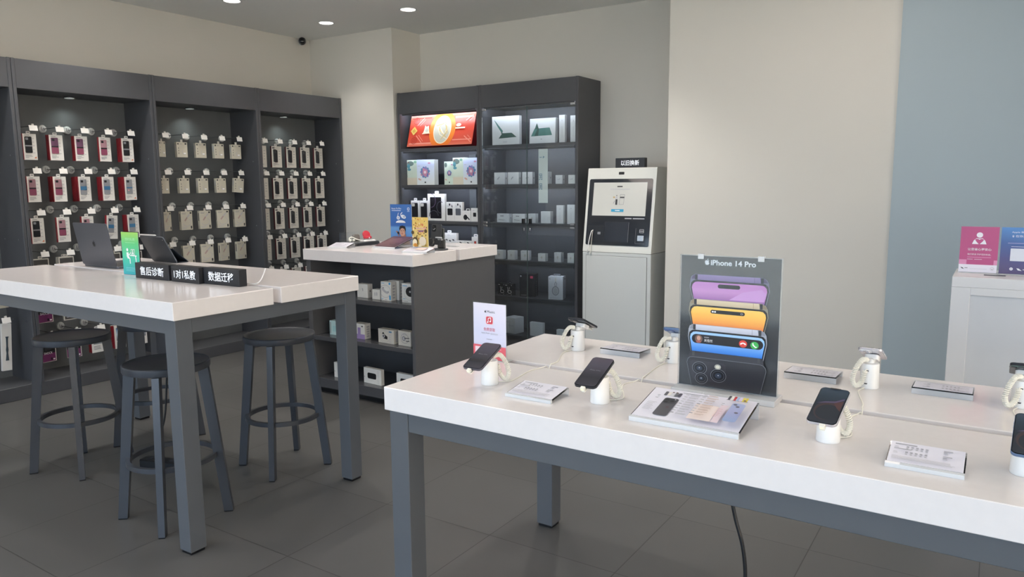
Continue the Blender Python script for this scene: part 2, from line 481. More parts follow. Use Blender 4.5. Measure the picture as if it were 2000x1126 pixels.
def fill_panel(x, y, e):  # unseen panels added to fill the room with light
    t = thing('added_fill_panel', 'square warm white fill panel added on the ceiling outside the picture', 'ceiling light', (x, y, HC), 0, 'fill light panels added outside the picture')
    MB().box(-.31, -.31, -.022, .31, -.29, -.0005, WPLAS).box(-.31, .29, -.022, .31, .31, -.0005, WPLAS).box(-.31, -.29, -.022, -.29, .29, -.0005, WPLAS).box(.29, -.29, -.022, .31, .29, -.0005, WPLAS).build('frame', t)
    MB().box(-.29, -.29, -.016, .29, .29, -.012, mat('fill_panel_glow', '#ffffff', emit='#fff0e6', es=e)).build('diffuser', t)
for x, y, e in ((1.0, -1.2, 8), (1.2, 1.4, 10), (1.6, 3.6, 9), (-.7, 4.3, 11), (-2.6, 3.6, 27), (-4.4, 3.1, 9), (-4.5, .6, 8), (-2.6, 1.2, 8)): fill_panel(x, y, e)

t = thing('security_camera', 'small black round security camera high in the wall corner', 'security camera', (-6.2985, 5.60, 3.015))
MB().lathe([(.034, 0), (.034, .010), (.022, .016)], WPLAS, 20, U=Y, V=Z).build('mount', t)
d = Vector((.74, -.66, -.13)).normalized(); u = d.cross(Vector(Z)).normalized(); bc = Vector((.066, -.045, -.002))
MB().tube([(.012, 0, 0), (.03, -.012, 0), tuple(bc)], .010, WPLAS, 10).build('bracket', t)
MB().lathe([(.001, -.03), (.03, -.028), (.037, -.015), (.039, .012), (.034, .024), (.03, .025)], BLACKP, 24, O=bc, U=u, V=d.cross(u)).build('body', t)
MB().lathe([(.027, .0), (.022, .004), (.012, .007), (.002, .008)], mat('lens_glass', '#0a0c12', 0.15), 20, O=bc+d*.0252, U=u, V=d.cross(u)).build('lens', t)

# ------------------------------------------------------------------ left wall: bays with pegged-up products
BX, FX = -6.298, -5.85       # back and front of the bays
PX = -6.235                  # face of the back panel
def bay(y0, y1, label):
    t = thing('display_bay', label, 'shelf bay', (0, y0, 0), 0, 'charcoal shelf bays along the left wall')
    w = y1-y0; e = .012
    s = MB()
    s.box(BX, .0008, .1, FX, .024, 2.42, CAB, .002); 
    p = s.panel((0, .024, 0), (-1, 0, 0), Z)
    q = s.panel((0, w-.024, 0), X, Z)
    for z in (.55, 1.15, 1.75): 
        for dx in (-6.14, -5.93): q.ell(dx, z, .006, .006, INKG, 10, up=False)
    s.build('side_panel', t)
    s2 = MB().box(BX, w-.024, .1, FX, w-.0008, 2.42, CAB, .002)
    q = s2.panel((0, w-.024, 0), X, Z)
    for z in (.55, 1.15, 1.75):
        for dx in (-6.14, -5.93): q.ell(dx, z, .006, .006, INKG, 10, up=False)
    s2.build('side_panel', t)
    MB().box(BX, .024, .1, PX, w-.024, 2.42, CABD).build('back_panel', t)
    MB().box(PX, .024, 2.215, FX-.003, w-.024, 2.418, CAB, .002).build('header', t)
    MB().box(BX, .0008, .001, FX-.006, w-.0008, .1, CAB, .002).build('base', t)
    MB().lathe([(.04, 0), (.045, -.004), (.044, -.008)], SILV, 20, O=(-6.13, w/2, 2.2145), U=X, V=Y).build('puck_light', t)
    MB().lathe([(.034, 0), (.034, -.003)], mat('puck_diffuser', '#ffffff', emit='#e4f4ee', es=.16), 20, O=(-6.13, w/2, 2.2062), U=X, V=Y).build('light_diffuser', t)
    d = bpy.data.lights.new('puck_beam', 'SPOT'); d.energy = 2.6; d.spot_size = math.radians(130); d.spot_blend = .9; d.color = (.88, 1, .95); d.shadow_soft_size = .03
    o = bpy.data.objects.new('puck_beam', d); COL.objects.link(o); o.parent = t; o.location = (-6.13, w/2, 2.195)
    return t
bay(1.552, 2.580, 'charcoal shelf bay cut off by the picture edge, holding a watch band box')
bay(2.581, 3.614, 'charcoal shelf bay hung with red-edged phone case boxes')
bay(3.615, 4.648, 'charcoal shelf bay hung with small white cable boxes')
bay(4.649, 5.700, 'charcoal shelf bay hung with black phone case boxes beside the pillar')

# ------------------------------------------------------------------ back wall: open shelf bay and glazed cabinet
S1, S2, S3, S4, S5, S6 = 1.876, 1.521, 1.170, .826, .488, .125
UY0, UY1 = 5.715, 6.132
def shelf_unit(x0, x1, label, name, glazed):
    t = thing(name, label, 'cabinet' if glazed else 'shelf unit', (x0, UY0, 0))
    w = x1-x0; D = UY1-UY0; e = .028
    for a in (0.0006, w-e-.0006):
        MB().box(a, 0, .0, a+e, D, 2.42, CAB, .002).build('side_panel', t)
    MB().box(e, D-.02, .1, w-e, D, 2.42, CAB).build('back_panel', t)
    MB().box(e, .003, 2.215, w-e, D-.02, 2.418, CAB, .002).build('header', t)
    MB().box(e, .02, .001, w-e, D-.02, S6, CAB, .002).build('base', t)
    for z in (S1, S2, S3, S4, S5):
        sh = MB().box(e, .012 if glazed else .002, z-.028, w-e, D-.02, z, CAB, .0015).build('shelf', t)
    for z, es in ((2.215, 1), (S1-.028, 1), (S2-.028, .9), (S3-.028, .6), (S4-.028, .4), (S5-.028, .3)):
        st = MB().box(e+.02, .014, z-.016, w-e-.02, .020, z-.0006, CAB).box(e+.022, .0202, z-.013, w-e-.022, .0225, z-.003, mat('led_strip_%d' % int(es*10), '#ffffff', emit='#dfeaff', es=70*es))
        st.build('led_strip', t)
    if not glazed:
        MB().box(.60, D-.05, S3+.001, .685, D-.0205, S2-.03, CABD, .002).box(.60, D-.05, S2+.001, .685, D-.0205, S1-.06, CABD, .002).box(.685, D-.03, S3+.001, .697, D-.0205, S2-.03, BLK).box(.685, D-.03, S2+.001, .697, D-.0205, S1-.06, BLK).box(.62, D-.05, S4+.001, .69, D-.0205, S3-.03, CABD, .002).build('cable_cover', t)
    else:
        for z0, z1 in ((S3-.012, 2.207), (.112, S3-.018)):
            for k in (0, 1):
                a = e+.004+k*(w/2-e-.002); b = a+w/2-e-.006
                dr = MB().box(a, .001, z0, b, .007, z1, GLS)
                door = dr.build('glass_door', t)
                eds = MB().box(b-.0012 if k == 0 else a, .0005, z0, b+.0004 if k == 0 else a+.0012, .0075, z1, mat('glass_edge', '#5f6f6c', 0.2)).build('door_edge', door)
                for zz in (z0+.002, z1-.022):
                    h = MB().box(a+.001 if k == 0 else b-.046, -.002, zz, a+.046 if k == 0 else b-.001, .010, zz+.02, SILV, .002).build('hinge_clip', door)
                if z0 > .5:
                    kx = b-.035 if k == 0 else a+.035
                    MB().box(kx-.012, -.016, z0+.008, kx+.012, .009, z0+.055, BLACKP, .003).build('door_lock', door)
                    if k == 1:
                        st = MB().box(.64, -.0012, S3+.185, .735, -.0002, S1-.052, glass('painted_reflection_film', (.8, .87, .87), 1.2, haze=.62, hazec=(.62, .72, .72)))  # reflection in the door glass, painted on as a thin pale sheet
                        pn = st.panel((.64, -.0012, S3+.185), X, Z); TL = mat('teal_reflection_marks', '#2d5a74', .5)
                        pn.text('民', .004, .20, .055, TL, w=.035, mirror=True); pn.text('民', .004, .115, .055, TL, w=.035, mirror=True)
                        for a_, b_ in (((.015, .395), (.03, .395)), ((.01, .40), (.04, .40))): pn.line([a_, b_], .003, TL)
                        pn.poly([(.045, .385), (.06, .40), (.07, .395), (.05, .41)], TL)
                        st.build('painted_reflection', door)
                else:
                    kx = b-.03 if k == 0 else a+.03
                    kb = MB(); kb.tube([(kx, -.004, z1-.06), (kx+.008, -.012, z1-.045), (kx+.004, -.012, z1-.03), (kx-.006, -.01, z1-.034), (kx-.004, -.004, z1-.06)], .0025, SILV, 6)
                    kb.lathe([(.009, 0), (.009, .008), (.006, .01)], SILV, 14, O=(kx, .001, z1-.03), U=X, V=Z).build('lock_with_key', door)
    return t
shelf_unit(-5.088, -4.098, 'open charcoal shelf unit with a lit red box on its top shelf', 'open_shelf_unit', False)
shelf_unit(-4.096, -3.062, 'charcoal cabinet with glass doors holding small white boxes', 'glass_cabinet', True)

# ------------------------------------------------------------------ tables
def table(name, label, x0, x1, y0, y1, h, th, aph, lw):
    t = thing(name, label, 'table', ((x0+x1)/2, (y0+y1)/2, 0))
    W2, D2 = (x1-x0)/2, (y1-y0)/2; g = .021; ins = .012
    for a, b in ((-D2, -g), (g, D2)):
        MB().box(-W2, a, h-th, W2, b, h, LAM, .002).build('tabletop_slab', t)
    ch = MB().box(-W2+.1, -g+.001, h-th+.001, W2-.1, g-.001, h-.055, mat('cable_trough', '#7d7f84', .5)).build('cable_trough', t)
    zb = h-th
    for sx in (-1, 1):
        for sy in (-1, 1):
            xa = sx*(W2-ins); ya = sy*(D2-ins)
            l = MB().box(xa-sx*lw, ya-sy*lw, .012, xa, ya, zb-.0005, STEEL, .002)
            leg = l.build('leg', t)
            MB().box(xa-sx*(lw-.006), ya-sy*(lw-.006), 0.0005, xa-sx*.006, ya-sy*.006, .012, BLACKP).build('foot', leg)
    for sy in (-1, 1):
        y = sy*(D2-ins-.003)
        MB().box(-W2+ins+lw, y-sy*.03, zb-aph, W2-ins-lw, y, zb-.0005, STEEL, .0015).build('apron', t)
    for sx in (-1, 1):
        x = sx*(W2-ins-.003)
        MB().box(x-sx*.03, -D2+ins+lw, zb-aph, x, D2-ins-lw, zb-.0005, STEEL, .0015).build('apron', t)
    return t
T1, T2, TC = 1.066, .86, 1.066
table('service_table', 'tall white-topped table with grey steel legs, black word blocks on it', -4.74, -2.706, 1.692, 2.712, T1, .074, .062, .075)
table('phone_table', 'white-topped display table in front with phones on stands and a poster', -1.668, .358, 1.768, 2.806, T2, .078, .066, .078)

# counter with open shelves
t = thing('display_counter', 'charcoal counter with white top and open shelves facing the stools', 'counter', (-3.722, 4.19, 0))
hx = .512; y0, y1 = -.47, .47
for a, b in ((-.49, -.021), (.021, .49)):
    MB().box(-.522, a, TC-.078, .522, b, TC, LAM, .002).build('countertop_slab', t)
MB().box(-.4, -.02, TC-.077, .4, .02, TC-.05, STEEL).build('cable_trough', t)
MB().box(-hx, y0, .045, -hx+.043, y1, TC-.0785, CNT, .0015).build('side_panel', t)
MB().box(hx-.028, y0, .045, hx, y1, TC-.0785, CNT, .0015).build('side_panel', t)
MB().box(-hx+.043, y0+.40, .045, hx-.028, y0+.42, TC-.0785, CNT).build('back_panel', t)
for z, th in ((.73, .032), (.43, .032), (.115, .07)):
    MB().box(-hx+.043, y0+.003, z-th, hx-.028, y0+.40, z, mat('graphite_shelf', '#4b4c50', .25, var=.04), .0015).build('shelf', t)
MB().box(-hx+.03, y0+.05, .0005, hx-.03, y1-.05, .045, BLK).build('plinth', t)

# white reception desk at the right
t = thing('reception_desk', 'white panelled desk at the right edge with two acrylic signs on top', 'desk', (-.165, 3.77, 0))
DSK = mat('desk_white_lacquer', '#d9d8da', .35, var=.01)
MB().box(0, 0, .0, 1.5, .34, 1.06, DSK, .002).build('body', t)
MB().box(0, -.012, 1.06, 1.5, .35, 1.105, DSK, .002).build('top_ledge', t)
MB().box(0, -.012, .0, .072, -.0003, 1.0598, DSK, .0015).box(.072, -.012, 1.027, 1.428, -.0003, 1.0598, DSK, .0015).box(1.428, -.012, 0, 1.5, -.0003, 1.0598, DSK, .0015).box(.072, -.012, 0, 1.428, -.0003, .09, DSK, .0015).build('front_frame', t)
MB().box(.072, -.003, .09, 1.428, -.0002, 1.027, mat('desk_panel', '#cfd0d4', .4)).build('front_panel', t)

# ------------------------------------------------------------------ stools
def make_stool(label):
    t = thing('bar_stool', label, 'stool', (0, 0, 0), 0, 'dark steel bar stools at the tall table')
    H = .735; r = .186
    MB().lathe([(.02, H-.036), (r-.012, H-.036), (r-.002, H-.033), (r, H-.028), (r, H-.005), (r-.003, H-.001), (r-.007, H), (r-.014, H-.003), (r-.03, H-.006), (.06, H-.010), (.001, H-.011)], STOOL, 48).build('seat', t)
    for sx, sy in ((-1, -1), (1, -1), (1, 1), (-1, 1)):
        a = math.atan2(sy, sx); ra = Vector((math.cos(a), math.sin(a), 0)); ta = Vector((-math.sin(a), math.cos(a), 0))
        def q(c, z, ww, tt): return [ra*(c-ww/2)-ta*tt/2+Vector((0, 0, z)), ra*(c+ww/2)-ta*tt/2+Vector((0, 0, z)), ra*(c+ww/2)+ta*tt/2+Vector((0, 0, z)), ra*(c-ww/2)+ta*tt/2+Vector((0, 0, z))]
        leg = MB().hull8(q(.2325, .006, .04, .028), q(.158, H-.0365, .046, .03), STOOL).build('leg', t)
        MB().hull8(q(.2325, .0005, .038, .027), q(.2325, .006, .04, .028), BLACKP).build('foot', leg)
    rg = MB(); n = 56; zr = .285; ro, ri = .196, .178
    rg.lathe([(ri, zr-.011), (ro, zr-.011), (ro, zr+.011), (ri, zr+.011), (ri, zr-.011)], STOOL, n, cap=False)
    rg.build('foot_ring', t)
    return t
st = make_stool('dark steel bar stool under the table, farthest toward the picture edge')
st.location = (-4.150, 2.005, 0); st.rotation_euler = (0, 0, math.radians(16.4))
dup(st, 'dark steel bar stool half hidden behind the near table leg', (-3.137, 1.912, 0), math.radians(-2))
dup(st, 'dark steel bar stool standing clear between the table and the counter', (-3.212, 2.612, 0), math.radians(-11))
dup(st, 'dark steel bar stool mostly hidden behind the table apron and other stools', (-4.172, 2.472, 0), math.radians(14.3))

# ------------------------------------------------------------------ things hung on the left wall
# every carton: front faces -y, x across, z up, origin at the middle of its front bottom edge
PURP = mat('plum_case', '#6f4a66', .45); PINK = mat('dusty_pink_case', '#a9828c', .45); NAVY = mat('blue_case', '#3d7199', .4); SMOKE = mat('smoke_case', '#8d8f94', .4)
DKC = mat('black_case', '#1d1e22', .35); BEIGE = mat('beige_card', '#c9c4b4', .5); PLUM = mat('plum_print', '#6d2c5e', .45); ORNG = mat('orange_mark', '#d06a35', .5)
def hang_tab(mb, w, h, z, m, dy=0.0):
    mb.prism(rr(-w/2, 0, w/2, h, h*.35), (0, dy, z), X, Z, .001, m)
    p = mb.panel((0, dy-.001, z), X, Z); p.rrect(-w*.3, h*.35, w*.3, h*.65, h*.14, INKG)
    return mb
def case_box(variant):
    w, h, d = .098, .188, .017
    b = MB(); b.box(-w/2, 0, 0, w/2, d, h, WHITE, faces=(WHITE, WHITE, WHITE, WHITE, RED, WHITE if variant != 'pink' else RED))
    p = b.panel((-w/2, 0, 0), X, Z)
    p.rect(.0, .0, .004, h, RED); p.rrect(.0135, .047, .0665, h-.018, .006, CARD2)
    for k in range(5): p.rect(.069, h-.035-k*.026, .069+.018*random.uniform(.6, 1), h-.031-k*.026, INKL, k == 0)
    p.lines(.014, .032, .05, 2, .008, .003, INKG); p.lines(.014, .016, .03, 1, .006, .003, INKG)
    p.rect(.016, h-.013, .05, h-.009, INKG)
    if variant in ('smoke', 'black'): p.poly([(w-.026, .012), (w-.008, .012), (w-.012, .024)], ORNG)
    o = b.build('phone_case_box')
    m = {'plum': PURP, 'pink': PINK, 'blue': SMOKE, 'smoke': SMOKE, 'black': DKC}[variant]
    c = MB(); c.prism(rr(.0155, .0495, .0645, h-.0205, .007), (-w/2, -.0016, 0), X, Z, .002, m)
    q = c.panel((-w/2, -.0036, 0), X, Z)
    q.rrect(.0205, h-.045, .040, h-.028, .004, DKC if variant != 'black' else SMOKE)
    q.rect(.0155, .096, .0645, .106, DKC if variant in ('pink', 'plum') else (NAVY if variant != 'black' else INKG))
    if variant == 'blue': q.rect(.0155, .085, .0645, .114, NAVY)
    if variant in ('pink', 'plum'): q.rrect(.0155, .0495, .0645, .096, .007, mat('rose_case', '#8b4660', .45))
    if variant == 'smoke': q.ell(.032, .080, .006, .005, mat('pink_glint', '#e69aa4', .4))
    c.build('phone_case', o)
    hang_tab(MB(), .03, .020, h-.0005, WHITE, .010).build('hang_tab', o)
    return o
def red_back_box():
    w, h, d = .098, .188, .017
    b = MB(); b.box(-w/2, 0, 0, w/2, d, h, WHITE, faces=(WHITE, WHITE, RED, RED, RED, WHITE))
    return b.build('phone_case_box')
def cable_box(kind):
    w, h, d = (.098, .130, .034) if kind == 'small' else (.112, .162, .030)
    b = MB(); b.box(-w/2, 0, 0, w/2, d, h, BEIGE, .0008)
    p = b.panel((-w/2, 0, 0), X, Z)
    if kind == 'small':
        p.rrect(.008, h-.022, .020, h-.008, .003, INK); p.rrect(w-.024, h-.020, w-.008, h-.008, .002, INK); p.lines(.028, h-.013, .034, 2, .006, .002, INKG)
        for k in range(3): p.rect(.014, .030+k*.022, .019, .040+k*.022, INK, k == 0)
        p.ring(.068, .046, .022, .020, .004, INKL, 20, 2.2, 5.4); p.rect(.060, .030, .080, .040, WPR)
    else:
        p.lines(.010, h-.016, .05, 2, .008, .003, INKG); p.rrect(w-.024, h-.022, w-.008, h-.008, .002, INK)
        p.ring(.055, .065, .042, .034, .004, INKL, 28, -2.9, 1.0)
        p.line([(.034, .078), (.058, .108)], .013, mat('cable_pink', '#b49c96', .5)); p.line([(.058, .108), (.084, .136)], .010, INKL)
        p.lines(.010, .020, .05, 2, .007, .003, INKL); p.rrect(w-.022, .010, w-.009, .034, .002, INK)
    ps = b.panel((-w/2, d, 0), (0, -1, 0), Z)
    ps.rect(.008, .03, d-.008, h-.03, INK if kind == 'small' else WHITE) if False else ps.rect(.010, h*.45, d-.010, h-.02, INKL if kind == 'small' else INK)
    o = b.build('cable_box')
    t = MB(); t.box(-.010, .004, h-.001, .010, .006, h+.022, CARD2); t.build('hang_tab', o)
    return o
def black_case_box():
    w, h, d = .116, .205, .021
    b = MB(); b.box(-w/2, 0, 0, w/2, d, h, WHITE, faces=(WHITE, WHITE, CARD2, WHITE, mat('dark_red_side', '#5d2a31', .5), WHITE))
    p = b.panel((-w/2, 0, 0), X, Z)
    p.rect(.008, h-.022, .036, h-.011, INK)
    for k in range(4): p.rect(.082, h-.05-k*.026, .082+.02*random.uniform(.6, 1), h-.045-k*.026, INKG, k == 0)
    p.lines(.012, .036, .07, 2, .009, .004, INKG); p.lines(.012, .014, .03, 1, .007, .003, INKG)
    o = b.build('phone_case_box')
    c = MB(); c.prism(rr(.018, .052, .052, h-.030, .008), (-w/2, -.001, 0), X, Z, .0015, mat('case_graphite', '#3d4044', .4)).prism(rr(.030, .048, .066, h-.036, .008), (-w/2, -.003, 0), X, Z, .0015, DKC)
    q = c.panel((-w/2, -.0045, 0), X, Z); q.rrect(.033, h-.066, .048, h-.042, .003, mat('case_graphite', '#3d4044', .4))
    c.build('phone_case', o)
    hang_tab(MB(), .03, .024, h-.0005, WHITE, .012).build('hang_tab', o)
    return o
def frame_box():
    w, h, d = .112, .19, .016
    b = MB(); b.box(-w/2, 0, 0, w/2, d, h, CARD2)
    p = b.panel((-w/2, 0, 0), X, Z); p.rect(.007, .007, w-.007, h-.007, mat('dark_taupe_print', '#4c4a49', .45)); p.rect(.030, .05, .08, h-.04, mat('grey_taupe', '#6c6966', .5)); p.lines(.02, .03, .06, 2, .01, .004, INKL)
    o = b.build('dark_case_box'); hang_tab(MB(), .03, .02, h-.0005, CARD2, .008).build('hang_tab', o)
    return o
def shock_box():
    w, h, d = .104, .196, .014
    b = MB(); b.box(-w/2, 0, 0, w/2, d, h, CARD2)
    p = b.panel((-w/2, 0, 0), X, Z); p.rect(.0, .004, w-.006, h-.005, BLK); p.rect(.0, .004, w-.006, .066, PLUM); p.text('SHOCK', .012, .060, .017, WPR, w=.064); p.rect(.078, .012, .092, .022, WPR); p.rect(.06, .012, .072, .03, BLK)
    p.rrect(.02, .09, .07, h-.02, .006, mat('shadow_grey', '#33343a', .4))
    o = b.build('black_plum_box'); hang_tab(MB(), .03, .02, h-.0005, CARD2, .007).build('hang_tab', o)
    return o
def screen_box():
    w, h, d = .10, .19, .015
    b = MB(); b.box(-w/2, 0, 0, w/2, d, h, WHITE, faces=(WHITE, WHITE, WHITE, WHITE, RED, WHITE))
    p = b.panel((-w/2, 0, 0), X, Z); p.rect(.016, .066, w-.012, h-.02, grad('sea_print', [(0, '#7c7f86'), (.5, '#c9d6e2'), (1, '#3a73a5')], .4)); p.lines(.016, .046, .07, 3, .011, .005, INKG)
    o = b.build('red_edged_box'); hang_tab(MB(), .03, .02, h-.0005, WHITE, .007).build('hang_tab', o)
    return o
def watch_band_box():
    w, h, d = .066, .345, .022
    b = MB(); b.box(-w/2, 0, 0, w/2, d, h, WHITE, .001)
    b.build
    o = b.build('watch_band_box')
    c = MB(); NV = mat('band_slate', '#3c4a56', .5)
    c.prism([(.022, .075), (.044, .075), (.042, .09), (.038, .13), (.041, .152), (.038, .18), (.039, .235), (.044, .25), (.022, .25), (.026, .235), (.027, .18), (.024, .152), (.027, .13), (.024, .09)], (-w/2, -.002, 0), X, Z, .0025, NV)
    c.build('watch_band', o); hang_tab(MB(), .03, .024, h-.0005, WHITE, .010).build('hang_tab', o)
    return o
def hook():
    t = thing('display_hook', 'x', 'hook', (0, 0, 0), 0, 'white pegs with security discs and price tags')
    MB().tube([(0, .0, 0), (0, -.255, 0)], .0026, mat('peg_wire', '#5d6165', .35, metal=.5), 8).tube([(0, -.255, 0), (0, -.262, .006), (0, -.266, .016)], .0032, WPLAS, 8).build('rod', t)
    DSC = mat('disc_plastic', '#c9cccb', .35)
    d = MB(); d.lathe([(.030, 0), (.031, .010), (.028, .018), (.020, .022), (.001, .023)], DSC, 26, O=(0, 0, 0), U=X, V=Z)
    q = d.panel((0, -.0232, 0), X, Z); q.ring(0, .0, .014, .016, .006, INKG, 16, PI*.95, PI*2.05); q.rect(-.0145, -.001, -.008, .016, INKG); q.rect(.0, -.001, .005, .012, INKG)
    d.build('security_disc', t)
    g = MB(); g.T = Matrix.Translation((0, -.266, .004)) @ Matrix.Rotation(math.radians(-14), 4, 'X')
    g.box(-.029, -.002, -.040, .029, .0, .0, WPLAS, .0006); g.panel((-.029, -.002, -.040), X, Z).rect(.003, .003, .055, .037, WHITE)
    g.box(-.008, -.001, -.001, .008, .006, .012, CARD2)
    g.build('price_tag', t)
    return t
def hooked(k, z): return Vector((PX, k, z))
RODZ = (1.967, 1.658, 1.351, 1.043, .735, .430)
COLS = {'left': [2.740+.1838*k for k in range(5)], 'mid': [3.775+.1838*k for k in range(5)], 'right': [4.800+.1795*k for k in range(5)]}
RW = ('top', 'second', 'third', 'fourth', 'fifth', 'bottom'); CW = ('leftmost', 'second', 'middle', 'fourth', 'rightmost')
BW = {'left': 'red-edged phone case bay', 'mid': 'small cable box bay', 'right': 'black phone case bay', 'zero': 'cut-off bay'}
_hk = []; _src = {}
def put_hook(bayk, r, c, yy=None):
    lb = 'white peg with price tag, %s row, %s column, %s' % (RW[r], CW[c], BW[bayk])
    if not _hk: _hk.append(hook()); o = _hk[0]; o['label'] = lb
    else: o = dup(_hk[0], lb)
    o.location = (PX+.0012, COLS[bayk][c] if yy is None else yy, RODZ[r]); o.rotation_euler = (0, 0, PI/2)
    return o
def put_box(make, key, bayk, r, c, drop, h, xf, lb, group, yaw=0, roll=0, dy=-.016, yy=None):
    y = (COLS[bayk][c] if yy is None else yy)+dy
    loc = (xf, y, RODZ[r]-drop-h)
    if key not in _src:
        o = make(); _src[key] = o; o.location = loc
    else:
        o = dup(_src[key], None, loc)
    tag(o, lb, {'phone_case_box': 'phone case', 'cable_box': 'cable', 'dark_case_box': 'phone case', 'black_plum_box': 'screen protector', 'red_edged_box': 'phone case', 'watch_band_box': 'watch band'}[o.name.split('.')[0]], group)
    o.rotation_euler = (0, math.radians(roll), PI/2+math.radians(yaw)) if roll else (0, 0, PI/2+math.radians(yaw))
    return o
XFR = -6.005
V1 = [['smoke2', 'plum', 'plum', 'pink', 'black'], ['pink', 'pink', 'blue', 'blue', 'smoke'], ['black2', 'pink', 'pink', 'blue', 'blue']]
NB = [[0, 1, 1, 0, 2], [0, 2, 3, 2, 3], [0, 0, 0, 0, 2]]
YW = [[3, -4, -3, 2, -4], [5, 0, 2, 0, -2], [4, 1, 5, 6, -3]]
NM = {'smoke2': 'dark grey', 'plum': 'plum', 'pink': 'dusty pink', 'black': 'black', 'blue': 'blue-banded', 'smoke': 'clear', 'black2': 'black and blue'}
for r in range(3):
    for c in range(5):
        put_hook('left', r, c)
        v = V1[r][c]; base = {'smoke2': 'black', 'black2': 'black'}.get(v, v)
        put_box(lambda: case_box(base), 'case_'+base, 'left', r, c, .055, .188, XFR, 'white phone case box, %s case in window, %s row, %s column' % (NM[v], RW[r], CW[c]), 'red-edged phone case boxes on pegs', YW[r][c], 4 if (r, c) == (2, 3) else 0)
        for k in range(NB[r][c]):
            put_box(red_back_box, 'redback', 'left', r, c, .055+.001*k, .188, XFR-.024*(k+1)-.004, 'red-sided box %s behind the front one, %s row, %s column' % (('directly', 'second', 'third')[k], RW[r], CW[c]), 'red-edged phone case boxes on pegs', random.uniform(-3, 2))
for c in range(5):
    put_hook('left', 3, c)
    put_box(frame_box, 'frame', 'left', 3, c, .050, .19, XFR, 'dark phone case box with pale border, fourth row, %s column' % CW[c], 'dark bordered boxes on pegs', random.uniform(-3, 3))
    if c == 1: put_box(frame_box, 'frame', 'left', 3, c, .050, .19, XFR-.035, 'dark bordered box hanging behind another in the second column', 'dark bordered boxes on pegs', 2)
for c in (0, 1): 
    put_hook('left', 4, c); put_box(shock_box if c == 0 else frame_box, 'shock' if c == 0 else 'frame', 'left', 4, c, .03 if c == 0 else .035, .196, XFR, ('plum and black box seen just under the tabletop edge' if c == 0 else 'dark bordered box just under the tabletop edge'), 'boxes on the lower pegs', 2)
for c in range(5):
    put_hook('left', 5, c)
    if c < 2: put_box(shock_box, 'shock', 'left', 5, c, .028, .196, XFR, 'plum and black box in the bottom row, %s' % ('leftmost' if c == 0 else 'second from left'), 'boxes on the lower pegs', 6 if c == 0 else -8)
    else: put_box(screen_box, 'screen', 'left', 5, c, .030, .19, XFR, 'red-edged white box with blue picture, bottom row, %s column' % CW[c], 'boxes on the lower pegs', (0, 0, 2, 8, 5)[c])
    if c in (2, 3): put_box(red_back_box, 'redback', 'left', 5, c, .032, .188, XFR-.03, 'red-sided box behind another in the bottom row, %s column' % CW[c], 'boxes on the lower pegs', -2)
YM = [[28, -4, -6, -3, -5], [14, 2, -3, -5, -9], [24, 2, -2, -14, -5], [24, 1, -16, 12, 8]]
for r in range(4):
    for c in range(5):
        put_hook('mid', r, c)
        k = 'small' if r < 2 else 'large'
        put_box(lambda: cable_box(k), 'cable_'+k, 'mid', r, c, .064 if r < 2 else (.045 if r == 2 else .038), .130 if k == 'small' else .162, XFR+.006, 'cream cable box, %s size, %s row, %s column' % (k, RW[r], CW[c]), 'cream cable boxes on pegs', YM[r][c], 5 if (r, c) == (1, 4) else 0, -.014)
for r in range(5):
    for c in range(5):
        put_hook('right', r, c)
        put_box(black_case_box, 'blackcase', 'right', r, c, .060 if r < 2 else (.048 if r == 2 else .04), .205, XFR, 'white box with black phone case, %s row, %s column' % (RW[r], CW[c]), 'black phone case boxes on pegs', random.uniform(-4, 3) if (r, c) not in ((3, 3), (3, 4)) else (-14, -10)[c-3])
put_hook('zero', 5, 4, 2.438).location.z = .590
o = put_box(watch_band_box, 'watch', 'zero', 5, 4, .0, .345, XFR, 'long white box with a slate watch band hung in the cut-off bay', 'watch band boxes', 4, 4, 0, 2.430); o.location.z = .200
put_hook('zero', 4, 4, 2.44).location.z = .905
o = put_box(cable_box, 'cable_large', 'zero', 4, 4, .0, .162, XFR, 'white box in the cut-off bay just under the tabletop edge', 'watch band boxes', 10, 0, 0, 2.43); o.location.z = .66

# ------------------------------------------------------------------ cartons on the back wall shelves
def carton(name, label, cat, x0, x1, z0, h, y, d, m=WHITE, group=None, rz=0.0, draw=None, side=None, c=.0006, tilt=0.0, faces=None):
    w = x1-x0
    b = MB(); b.box(-w/2, 0, 0, w/2, d, h, m, 0 if faces else c, faces=faces)
    p = b.panel((-w/2, 0, 0), X, Z)
    if draw: draw(p, w, h)
    if side: side(b.panel((w/2, 0, 0), Y, Z), d, h)
    o = b.build(name); o.location = ((x0+x1)/2, y, z0+d*math.sin(tilt)); o.rotation_euler = (-tilt, 0, rz)
    return tag(o, label, cat, group)
TEALP = mat('teal_print', '#4f8279', .45); TEALD = mat('teal_dark_print', '#37594f', .45); SOFTW = mat('satin_white', '#e6e6e4', .35)
def d_key1(p, w, h):
    p.poly([(.07*w, .90*h), (.13*w, .84*h), (.40*w, .50*h), (.36*w, .42*h), (.20*w, .66*h)], TEALP); p.poly([(.24*w, .24*h), (.38*w, .42*h), (.72*w, .42*h), (.90*w, .27*h)], TEALD)
    p.poly([(.33*w, .42*h), (.40*w, .50*h), (.37*w, .38*h)], TEALD); p.lines(.40*w, .13*h, .18*w, 2, .035*h, .012*h, INKL)
def d_key2(p, w, h):
    p.poly([(.06*w, .30*h), (.19*w, .60*h), (.78*w, .62*h), (.88*w, .32*h)], TEALP); p.poly([(.20*w, .58*h), (.28*w, .82*h), (.37*w, .57*h)], TEALD); p.poly([(.19*w, .30*h), (.30*w, .57*h), (.37*w, .57*h), (.34*w, .31*h)], TEALD); p.rect(.44*w, .165*h, .50*w, .185*h, INKG)
